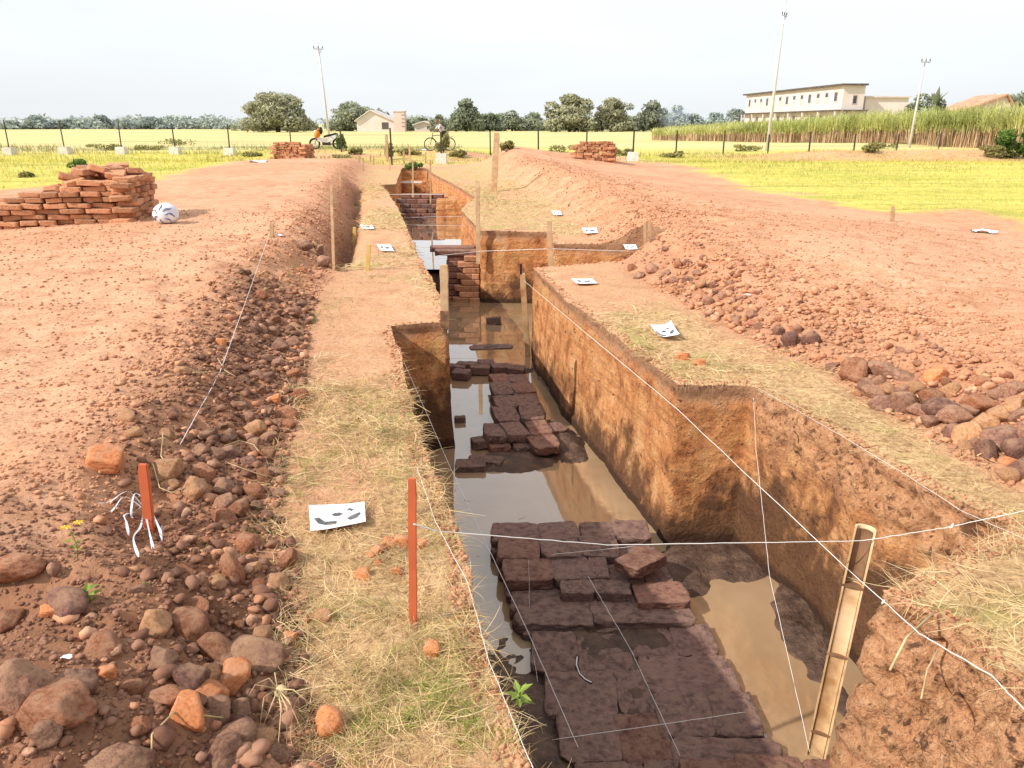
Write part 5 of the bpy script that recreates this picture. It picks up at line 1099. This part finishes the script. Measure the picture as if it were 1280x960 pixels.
# ------------------------------------------------------------------ fence posts
def post(px, pyb, pyt, pxt, base, label, y=None):
    q = hit(px, pyb) if y is None else Vector((at(px, pyb, y).x, y, 0)); 
    if y is not None: q.z = float(ground_z(q.x, q.y))
    o = empty('fence_post', q, 0, label, 'fence post'); top = at(pxt, pyt, q.y)-q; b = MB(); h = top.z
    l = Vector((random.uniform(-.03, .03), random.uniform(-.04, .04), 0)); a = .035
    for (cx, cy, dx, dy) in ((0, 0, .075, .012), (-.032, .035, .012, .07)):
        V = []
        for zz, off in ((-.1, Vector()), (h*.6, l*.5), (h, l+Vector((top.x*0, 0, 0)))):
            for sx, sy in ((-1, -1), (1, -1), (1, 1), (-1, 1)): V.append(Vector((cx+sx*dx/2, cy+sy*dy/2, zz))+off)
        b.add(V, [(3, 2, 1, 0), (8, 9, 10, 11)]+[(i*4+j, i*4+(j+1) % 4, i*4+4+(j+1) % 4, i*4+4+j) for i in range(2) for j in range(4)])
    b.build('post', M['postiron'], o)
    if base:
        b = MB(); b.box((0, 0, .20), (base*.66, base*.62, .5), tap=.9); b.build('footing', M['concrete'], o, bevel=.015)
fr = 'iron fence post'
for i, (px, pb, pt, pxt) in enumerate(((13, 194, 150, 9), (82, 193, 151, 78), (153, 193, 153, 150), (220, 193, 154, 218), (288, 195, 155, 285), (-55, 195, 149, -60))):
    post(px, pb, pt, pxt, .95, fr+' with white footing, '+['leftmost in the photo', 'second from the left in the photo', 'third from the left behind the brick pile', 'fourth from the left', 'fifth from the left next to the broad tree', 'outermost on the left'][i])
names = ['left of the motorcycle', 'right of the motorcycle with a climbing bush', 'left of the trench end with a leafy shrub', 'between the bicycle and the thick pale post', 'left of the thick pale post', 'left of the far right brick pile with a pale footing', 'just behind the far right brick pile', 'right of the far right brick pile with a pale footing', 'left of the sugarcane front', 'first in front of the sugarcane', 'before the sugarcane beside the tall power pole', 'just right of the tall power pole', 'before the middle of the sugarcane', 'before the dry gap in the sugarcane', 'at the dark dry weeds before the sugarcane', 'last but one at the right end', 'rightmost beside the large green bush']
for i, (px, pb, pt, y_, ft) in enumerate(((364, 184, 161, 52, 0), (427, 192, 164, 41.6, 0), (490, 207, 160, 36.5, 0), (552, 203, 165, 37.5, .8), (613, 196, 164, 45, 0), (673, 197, 162, 40, .8), (733, 190, 162, 47, 0), (791, 198, 162, 41, .8), (845, 192, 163, 47, 0), (904, 190, 163, 50, 0), (960, 192, 168, 50, 0), (1011, 194, 165, 49, 0), (1067, 192, 168, 52, 0), (1120, 191, 167, 53, 0), (1172, 193, 166, 51, 0), (1224, 193, 169, 51, 0), (1278, 196, 168, 49, 0))):
    post(px, pb, pt, px, ft, fr+' '+names[i], y=y_)
o = [k for k in COL.objects if k.get('label', '').endswith('rightmost beside the large green bush')]

# ------------------------------------------------------------------ power poles
def power_pole(px, pyb, pxt, pyt, y, label, arms, r=.12):
    q = Vector((at(px, 155, y).x, y, 0)); q.z = float(ground_z(q.x, q.y, False)); h = at(px, pyt, y).z-q.z; o = empty('power_pole', q, 0, label, 'power pole')
    lean = at(pxt, pyt, y).x-q.x
    b = MB(); b.tube([(0, 0, -.3), (lean*.5, 0, h*.5), (lean, 0, h)], [r, r*.72, r*.42], 10); b.build('shaft', M['poleconc'], o, smooth=True)
    for (f, w, rot) in arms:
        z = h*f; x = lean*f; b = MB(); R_ = Matrix.Rotation(rot, 3, 'Z'); b.box((x, -.12, z), (w, .07, .07), R_); b.tube([Vector((x, -.12, z-.5)), Vector((x, -.12, z))+R_@Vector((w*.35, 0, 0))], .025, 5); b.build('crossarm', M['chrome'], o)
        for s in (-1, 0, 1):
            b = MB(); p = Vector((x, -.12, z+.05))+R_@Vector((s*w*.45, 0, 0)); b.tube([p, p+Vector((0, 0, .08)), p+Vector((0, 0, .10)), p+Vector((0, 0, .17))], [.02, .045, .035, .04], 8); b.build('insulator', M['postiron'], o, smooth=True)
    return o
power_pole(411, 180, 397, 52, 70, 'left power pole rising behind the motorcycle', [(.93, .8, .3)])
power_pole(962, 187, 984, -14, 57, 'tallest power pole before the long white building', [(.84, .7, .8), (.99, .7, .2)], .13)
power_pole(1141, 186, 1158, 68, 64, 'right power pole standing in the sugarcane', [(.92, .8, .2)], .11)

# ------------------------------------------------------------------ buildings
def bld_frame(p0, p1):
    u = (p1-p0); u.z = 0; L_ = u.length; u.normalize(); w = Vector((-u.y, u.x, 0)); return u, w, L_
def facade_box(b, p0, u, w, x0, x1, z0, z1, d0, d1):
    P = [p0+u*x0+w*d0, p0+u*x1+w*d0, p0+u*x1+w*d1, p0+u*x0+w*d1]; V = [Vector((p.x, p.y, z0)) for p in P]+[Vector((p.x, p.y, z1)) for p in P]
    b.add(V, [(3, 2, 1, 0), (4, 5, 6, 7), (0, 1, 5, 4), (1, 2, 6, 5), (2, 3, 7, 6), (3, 0, 4, 7)])
q0 = at(930, 155, 222); q1 = at(1049, 155, 165); q0.z = q1.z = 0
# two-storey school: facade from q0 (far left) to q1 (near right)
u, w, L_ = bld_frame(q0, q1); o = empty('school_building', q0, 0, 'long two storey white building with a dark sloping roof edge behind the sugarcane', 'building'); Z0 = Vector()
ht = 9.2
def part(name, m, *boxes):
    b = MB()
    for bx in boxes: facade_box(b, Vector(), u, w, *bx)
    return b.build(name, m, o)
part('wall', M['wallwhite'], (0, L_, 0, ht, 0, 4.5)); part('roof', M['roofdark'], (-.8, L_+.8, ht, ht+.35, -.8, 4.7)); part('floor_slab', M['roofdark'], (-.3, L_+.2, 4.3, 4.6, -1.2, -.002))
for k in range(13):
    x = 3+k*(L_-6)/12.; f = part('window', M['wallpink'], (x-.9, x+.9, 6.0, 8.2, -.06, -.003))
    b = MB(); facade_box(b, Vector(), u, w, x-.65, x+.65, 7.2 if k % 3 else 6.3, 8.0, -.09, -.062); b.build('pane', M['glass'], f)
for k in range(10):
    x = 5+k*(L_-14)/9.; f = part('window', M['wallpink'], (x-1.1, x+1.1, 1.0, 3.7, -.06, -.003)); b = MB(); facade_box(b, Vector(), u, w, x-.8, x+.8, 1.5 if k % 2 else 2.2, 3.5, -.09, -.062); b.build('pane', M['glass'], f)
for k in range(8):
    x = .4+k*(L_-.8)/7.; part('column', M['wallwhite'], (x-.15, x+.15, 0, 4.3, -1.15, -.85))
# end wall section and annex
f = part('window', M['wallpink'], (L_+.003, L_+.06, 5.6, 7.5, 2.0, 3.1)); b = MB(); facade_box(b, Vector(), u, w, L_+.062, L_+.1, 5.8, 7.3, 2.2, 2.9); b.build('pane', M['glass'], f)
part('canopy', M['roofdark'], (L_+.003, L_+1.8, 4.3, 4.55, -.3, 4.8)); part('column', M['roofdark'], (L_+1.6, L_+1.75, 0, 4.3, .4, .55)); part('column', M['roofdark'], (L_+1.6, L_+1.75, 0, 4.3, 4.4, 4.55)); part('door', M['glass'], (L_+.003, L_+.06, 0, 2.6, 1.6, 2.8))
q2 = at(1078, 155, 168); q3 = at(1131, 155, 168); q2.z = q3.z = 0; u, w, L2 = bld_frame(q2, q3); o = empty('annex_building', q2, 0, 'low plain white annex between the long building and the bushy tree', 'building')
part('wall', M['wallwhite'], (0, L2, 0, 7.0, 0, 8)); part('roof', M['roofgrey'], (-.3, L2+.4, 7.0, 7.3, -.5, 8.6)); part('door', M['glass'], (2, 3.2, 0, 2.2, -.05, -.003))
def gable(px0, px1, y, he, hr, label, name, mw, mr, depth=10, apex=.5, op=True):
    global o, u, w
    a = at(px0, 155, y); b_ = at(px1, 155, y); a.z = b_.z = 0; u, w, L_ = bld_frame(a, b_); o = empty(name, a, 0, label, 'building')
    b = MB(); b.prism([Vector((0, 0, 0)), Vector((L_, 0, 0)), Vector((L_, 0, he)), Vector((L_*apex, 0, hr)), Vector((0, 0, he))], (0, depth, 0)); b.build('wall', mw, o)
    for (x0, z0_, x1, z1_) in ((-.5, he-.25, L_*apex, hr+.05), (L_*apex, hr+.05, L_+.5, he-.25)):
        b = MB(); b.prism([Vector((x0, -.6, z0_)), Vector((x1, -.6, z1_)), Vector((x1, -.6, z1_+.25)), Vector((x0, -.6, z0_+.25))], (0, depth+1.2, 0)); b.build('roof', mr, o)
    if op:
        f = part('window', M['roofdark'], (L_*.68, L_*.86, .6, min(he-.4, 2.6), -.05, -.003))
    return L_
gable(446, 492, 200, 2.6, 4.9, 'white gabled shed with a dark opening beyond the fields', 'gabled_shed', M['wallwhite'], M['roofgrey'], 12, .38)
q2 = at(492, 155, 199); q3 = at(506, 155, 199); q2.z = q3.z = 0; u, w, L2 = bld_frame(q2, q3); o = empty('square_tower', q2, 0, 'pale pink square tower joined to the right of the white gabled shed', 'building')
part('wall', M['wallpink'], (0, L2, 0, 4.7, 0, 3)); part('roof', M['roofgrey'], (-.15, L2+.15, 4.7, 4.9, -.15, 3.1))
for k in range(4): part('ledge', M['roofdark'], (L2*.72, L2+.05, 1.2+k*.9, 1.28+k*.9, -.08, -.003))
gable(518, 541, 205, 1.7, 2.3, 'small low white shed left of the bicycle', 'small_shed', M['wallwhite'], M['roofgrey'], 6, .5)
gable(1205, 1262, 138, 4.2, 6.4, 'house with a pale clay tiled roof behind the sugarcane on the right', 'tiled_house', M['wallpink'], M['rooforange'], 8, .80)

# ------------------------------------------------------------------ smoke
m = bpy.data.materials.new('smoke'); m.use_nodes = True; nt = m.node_tree; nt.nodes.remove(nt.nodes['Principled BSDF']); pv = N(nt, 'ShaderNodeVolumePrincipled'); pv.inputs['Color'].default_value = (.75, .85, 1, 1)
oc = objc(nt); gr_ = N(nt, 'ShaderNodeTexGradient', gradient_type='SPHERICAL'); nt.links.new(oc, gr_.inputs[0]); nn = noise(nt, oc, 2.2, 4); nt.links.new(mathn(nt, 'MULTIPLY', mathn(nt, 'MULTIPLY', gr_.outputs['Fac'], mapr(nt, nn, .4, .65)), .28), pv.inputs['Density']); nt.links.new(pv.outputs[0], nt.nodes['Material Output'].inputs['Volume'])
me = mesh_np('smoke', IV2, IF2, m, True); o = link('smoke', me); q = at(843, 146, 198); o.location = q; o.scale = (5.0, 4, 4.2); tag(o, 'bluish puff of smoke rising right of the separate rounded tree', 'smoke', kind='stuff')

# ------------------------------------------------------------------ motorcycle
q = Vector((at(408, 180, 43.5).x, 43.5, 0)); q.z = float(ground_z(q.x, q.y)); o = empty('motorcycle', q, math.radians(8), 'white and black motorcycle parked on the bund below the left power pole', 'motorcycle')
for sx in (-.62, .62):
    b = MB(); wh = empty('wheel', (sx, 0, .30)); wh.parent = o; RX = Matrix.Rotation(math.pi/2, 3, 'Z')
    b.torus((0, 0, 0), .26, .045, n=24, m=8, rot=RX); b.build('tyre', M['rubber'], wh, smooth=True)
    b = MB(); b.torus((0, 0, 0), .21, .014, n=24, m=6, rot=RX)
    for k in range(8): a = k*.785; b.tube([(0, 0, 0), (.21*math.cos(a), 0, .21*math.sin(a))], .009, 4)
    b.tube([(0, -.05, 0), (0, .05, 0)], .04, 8); b.build('rim', M['chrome'], wh)
b = MB(); b.prism([Vector((-.45, -.11, .45)), Vector((-.30, -.11, .38)), Vector((.05, -.11, .34)), Vector((.30, -.11, .42)), Vector((.80, -.11, .78)), Vector((.78, -.11, .84)), Vector((.35, -.11, .74)), Vector((.1, -.11, .62)), Vector((-.1, -.11, .55)), Vector((-.3, -.11, .6)), Vector((-.42, -.11, .85)), Vector((-.52, -.11, .85))], (0, .22, 0)); b.build('body', M['white'], o, bevel=.02)
b = MB(); b.prism([Vector((-.15, -.12, .60)), Vector((.2, -.12, .68)), Vector((.62, -.12, .80)), Vector((.58, -.12, .88)), Vector((.15, -.12, .78)), Vector((-.1, -.12, .72))], (0, .24, 0)); b.build('seat', M['black'], o, bevel=.03)
b = MB(); b.box((.0, 0, .34), (.42, .2, .24)); b.tube([(.05, -.14, .28), (.6, -.16, .30), (.85, -.16, .40)], [.03, .045, .05], 8); b.build('engine', M['postiron'], o, bevel=.01)
b = MB(); b.tube([(-.62, -.07, .30), (-.50, -.07, .62), (-.44, -.05, .98)], .022, 6); b.tube([(-.62, .07, .30), (-.50, .07, .62), (-.44, .05, .98)], .022, 6); b.build('fork', M['chrome'], o)
b = MB(); b.tube([(-.36, -.34, 1.0), (-.44, -.18, 1.02), (-.45, 0, .98), (-.44, .18, 1.02), (-.36, .34, 1.0)], .016, 6); b.build('handlebar', M['black'], o)
for s in (-1, 1):
    b = MB(); b.tube([(-.42, s*.24, 1.02), (-.40, s*.30, 1.18)], .007, 5); b.box((-.40, s*.31, 1.22), (.02, .12, .08)); b.build('mirror', M['black'], o)
b = MB(); b.tube([(-.60, 0, .90), (-.52, 0, .93)], [.06, .085], 10); b.build('headlight', M['chrome'], o)
for (x0, nm) in ((-.62, 'mudguard'), (.62, 'mudguard')):
    V = []; F_ = []
    for k in range(9):
        a = math.radians(25+k*16); V += [Vector((x0+.33*math.cos(a), -.06, .30+.33*math.sin(a))), Vector((x0+.33*math.cos(a), .06, .30+.33*math.sin(a)))]
    for k in range(8): F_.append((2*k, 2*k+1, 2*k+3, 2*k+2))
    b = MB(); b.add(V, F_); b.build(nm, M['white'], o, smooth=True)
# orange jacket over the handlebar
b = MB(); v = IV3.copy(); v = v*(1+.18*fbm(v[:, 0]*2, v[:, 1]*2, v[:, 2]*2, seed=66)+.06*fbm(v[:, 0]*7, v[:, 1]*7, v[:, 2]*7, seed=67))[:, None]*np.array([.17, .24, .26]); v[:, 0] += .25*v[:, 2]
me = mesh_np('jacket', v, IF3, M['orange'], True); j = link('jacket', me); j.location = q+Vector((-.42, -.10, .82)); tag(j, 'orange jacket draped over the front of the motorcycle', 'jacket')
me = mesh_np('lining', IV2*np.array([.10, .16, .2]), IF2, M['black'], True); l_ = link('lining', me, j); l_.location = (.20, -.02, .16)

# ------------------------------------------------------------------ bicycle and person
q = Vector((at(538, 186, 42).x, 42, 0)); q.z = float(ground_z(q.x, q.y)); o = empty('bicycle', q, math.radians(20), 'old black bicycle with its front wheel showing beside the shrub at the trench end', 'bicycle'); RX = Matrix.Rotation(math.pi/2, 3, 'Z')
for sx in (0, 1.05):
    wh = empty('wheel', (sx, 0, .34)); wh.parent = o; b = MB(); b.torus((0, 0, 0), .32, .022, n=30, m=6, rot=RX); b.build('tyre', M['rubber'], wh, smooth=True)
    b = MB(); b.torus((0, 0, 0), .295, .010, n=30, m=5, rot=RX); b.tube([(0, -.05, 0), (0, .05, 0)], .025, 8)
    for k in range(14): a = k*math.pi/7; b.tube([(0, 0, 0), (.295*math.cos(a), 0, .295*math.sin(a))], .003, 3)
    b.build('rim', M['chrome'], wh)
b = MB()
for P in ([(.0, 0, .34), (.12, 0, .72), (.16, 0, .92)], [(.13, 0, .76), (.70, 0, .80)], [(.12, 0, .70), (.50, 0, .30)], [(.50, 0, .30), (.70, 0, .86)], [(.50, 0, .30), (1.05, 0, .34)], [(.69, 0, .78), (1.05, 0, .34)]): b.tube(P, .016, 6)
b.build('frame', M['black'], o)
b = MB(); b.tube([(.34, -.27, .98), (.18, -.24, 1.0), (.15, 0, .96), (.18, .24, 1.0), (.34, .27, .98)], .013, 6); b.build('handlebar', M['chrome'], o)
b = MB(); b.prism([Vector((.58, -.03, .88)), Vector((.86, -.10, .90)), Vector((.86, .10, .90)), Vector((.58, .03, .88))], (0, 0, .05)); b.build('saddle', M['black'], o, bevel=.012)
b = MB(); b.torus((.50, 0, .30), .09, .01, n=16, m=5, rot=RX)
for s in (-1, 1): b.tube([(.50, s*.04, .30), (.50+s*.1, s*.07, .30-s*.12)], .01, 5); b.box((.50+s*.1, s*.11, .30-s*.12), (.09, .08, .02))
b.build('crank', M['chrome'], o)
b = MB(); b.box((1.08, 0, .72), (.36, .16, .02)); b.tube([(.92, -.07, .71), (1.05, -.07, .34)], .007, 4); b.tube([(1.22, .07, .71), (1.05, .07, .34)], .007, 4); b.build('rack', M['chrome'], o)
# person leaning over the handlebar
q2 = q+Vector((.42, .42, 0)); q2.z = float(ground_z(q2.x, q2.y)); RZ = Matrix.Rotation(math.radians(20), 3, 'Z')
J = {'pel': (.30, 0, .86), 'chest': (.08, 0, 1.20), 'neck': (-.02, -.02, 1.36), 'hd': (-.07, -.04, 1.47), 'hd2': (-.09, -.05, 1.56), 'lh': (.30, -.09, .84), 'lk': (.24, -.11, .47), 'la': (.32, -.11, .08), 'lt': (.18, -.12, .04), 'rh': (.30, .09, .84), 'rk': (.30, .12, .46), 'ra': (.42, .12, .08), 'rt': (.28, .13, .04),
     'ls': (.04, -.18, 1.27), 'le': (-.08, -.30, 1.05), 'lw': (-.22, -.34, 1.0), 'lf': (-.29, -.34, .99), 'rs': (.06, .18, 1.27), 're': (-.10, .24, 1.05), 'rw': (-.22, .10, 1.0), 'rf': (-.29, .08, .99)}
RAD = {'pel': .135, 'chest': .15, 'neck': .05, 'hd': .085, 'hd2': .09, 'lh': .09, 'lk': .06, 'la': .04, 'lt': .03, 'rh': .09, 'rk': .06, 'ra': .04, 'rt': .03, 'ls': .06, 'le': .042, 'lw': .03, 'lf': .028, 'rs': .06, 're': .042, 'rw': .03, 'rf': .028}
E_ = [('pel', 'chest'), ('chest', 'neck'), ('neck', 'hd'), ('hd', 'hd2'), ('pel', 'lh'), ('lh', 'lk'), ('lk', 'la'), ('la', 'lt'), ('pel', 'rh'), ('rh', 'rk'), ('rk', 'ra'), ('ra', 'rt'), ('chest', 'ls'), ('ls', 'le'), ('le', 'lw'), ('lw', 'lf'), ('chest', 'rs'), ('rs', 're'), ('re', 'rw'), ('rw', 'rf')]
def skin(name, keys, grow, m, parent):
    ks = [k for k in J if k in keys]; ix = {k: i for i, k in enumerate(ks)}; me = bpy.data.meshes.new(name); me.from_pydata([RZ@Vector(J[k]) for k in ks], [(ix[a], ix[b]) for a, b in E_ if a in ix and b in ix], [])
    oo = link(name, me, parent); oo.modifiers.new('skin', 'SKIN'); sub = oo.modifiers.new('sub', 'SUBSURF'); sub.levels = sub.render_levels = 2
    bm = bmesh.new(); bm.from_mesh(me); lay = bm.verts.layers.skin.verify(); bm.verts.ensure_lookup_table()
    for i, k in enumerate(ks): bm.verts[i][lay].radius = (RAD[k]+grow, RAD[k]+grow); bm.verts[i][lay].use_root = (i == 0)
    bm.to_mesh(me); bm.free(); me.materials.append(m); return oo
po = empty('person', q2, 0, 'person in a pale shirt and dark cap bending over the bicycle handlebar', 'person')
skin('body', list(J), 0, M['skin'], po); skin('shirt', ['pel', 'chest', 'ls', 'le', 'rs', 're'], .014, M['shirt'], po); skin('trousers', ['pel', 'lh', 'lk', 'la', 'rh', 'rk', 'ra'], .018, M['trouser'], po)
hv = IV2*np.array([.115, .105, .085]); hv[:, 2] = np.maximum(hv[:, 2], -.02); me = mesh_np('cap', hv, IF2, M['black'], True); cp = link('cap', me, po); cp.location = RZ@Vector((-.08, -.05, 1.62))
b = MB(); b.box((0, 0, 0), (.12, .13, .012)); br = b.build('brim', M['black'], cp, bevel=.004); br.location = (-.13, -.03, -.01)
for s in (-1, 1): b = MB(); b.box((0, 0, 0), (.24, .09, .07)); sh = b.build('shoe', M['black'], po, bevel=.02); sh.location = RZ@Vector((.24 if s < 0 else .34, s*.12, .03))

# ------------------------------------------------------------------ light, sky, camera
SUN_EL = math.radians(38); SUN_AZ = math.atan2(-.90, -.43)   # measured from +Y towards +X
W = bpy.data.worlds.new('World'); SC.world = W; W.use_nodes = True; nt = W.node_tree; bg = nt.nodes['Background']
sky = nt.nodes.new('ShaderNodeTexSky'); sky.sky_type = 'NISHITA'; sky.sun_disc = False; sky.sun_elevation = SUN_EL; sky.sun_rotation = SUN_AZ
sky.air_density = 1.0; sky.dust_density = 4.5; sky.ozone_density = 1.0
# thin high haze: the sky is nearly white
tc = nt.nodes.new('ShaderNodeTexCoord'); nz = nt.nodes.new('ShaderNodeTexNoise'); nz.inputs['Scale'].default_value = 1.6; nz.inputs['Detail'].default_value = 4
mp = nt.nodes.new('ShaderNodeMapping'); mp.inputs['Scale'].default_value = (1, 1, 4); nt.links.new(tc.outputs['Generated'], mp.inputs[0]); nt.links.new(mp.outputs[0], nz.inputs['Vector'])
mr = nt.nodes.new('ShaderNodeMapRange'); mr.inputs[1].default_value = .35; mr.inputs[2].default_value = .7; mr.inputs[3].default_value = .72; mr.inputs[4].default_value = .86
nt.links.new(nz.outputs['Fac'], mr.inputs[0])
mxn = nt.nodes.new('ShaderNodeMix'); mxn.data_type = 'RGBA'
ia = [q for q in mxn.inputs if q.type == 'RGBA']
nt.links.new(mr.outputs[0], mxn.inputs['Factor']); nt.links.new(sky.outputs[0], ia[0]); ia[1].default_value = (9.6, 10.0, 10.35, 1)
nt.links.new([q for q in mxn.outputs if q.type == 'RGBA'][0], bg.inputs[0]); bg.inputs[1].default_value = .118
L = bpy.data.lights.new('sun', 'SUN'); L.energy = 5.0; L.angle = math.radians(.6); L.color = (1, .93, .84)
lo = bpy.data.objects.new('sun', L); COL.objects.link(lo)
sd = Vector((math.sin(SUN_AZ)*math.cos(SUN_EL), math.cos(SUN_AZ)*math.cos(SUN_EL), math.sin(SUN_EL)))
lo.rotation_euler = sd.to_track_quat('Z', 'Y').to_euler(); lo.location = sd*30
cam = bpy.data.cameras.new('camera'); co = bpy.data.objects.new('camera', cam); COL.objects.link(co)
cam.sensor_width = 36; cam.lens = 36*F/1280; cam.clip_start = .05; cam.clip_end = 12000
co.location = (0, 0, H); co.rotation_euler = (math.radians(90)-PITCH, 0, 0)
SC.camera = co
SC.view_settings.view_transform = 'Standard'; SC.view_settings.look = 'None'; SC.view_settings.exposure = 0
SC.cycles.max_bounces = 6; SC.cycles.use_denoising = True
print('script done', time.time()-T0, 'stones', NST[0])
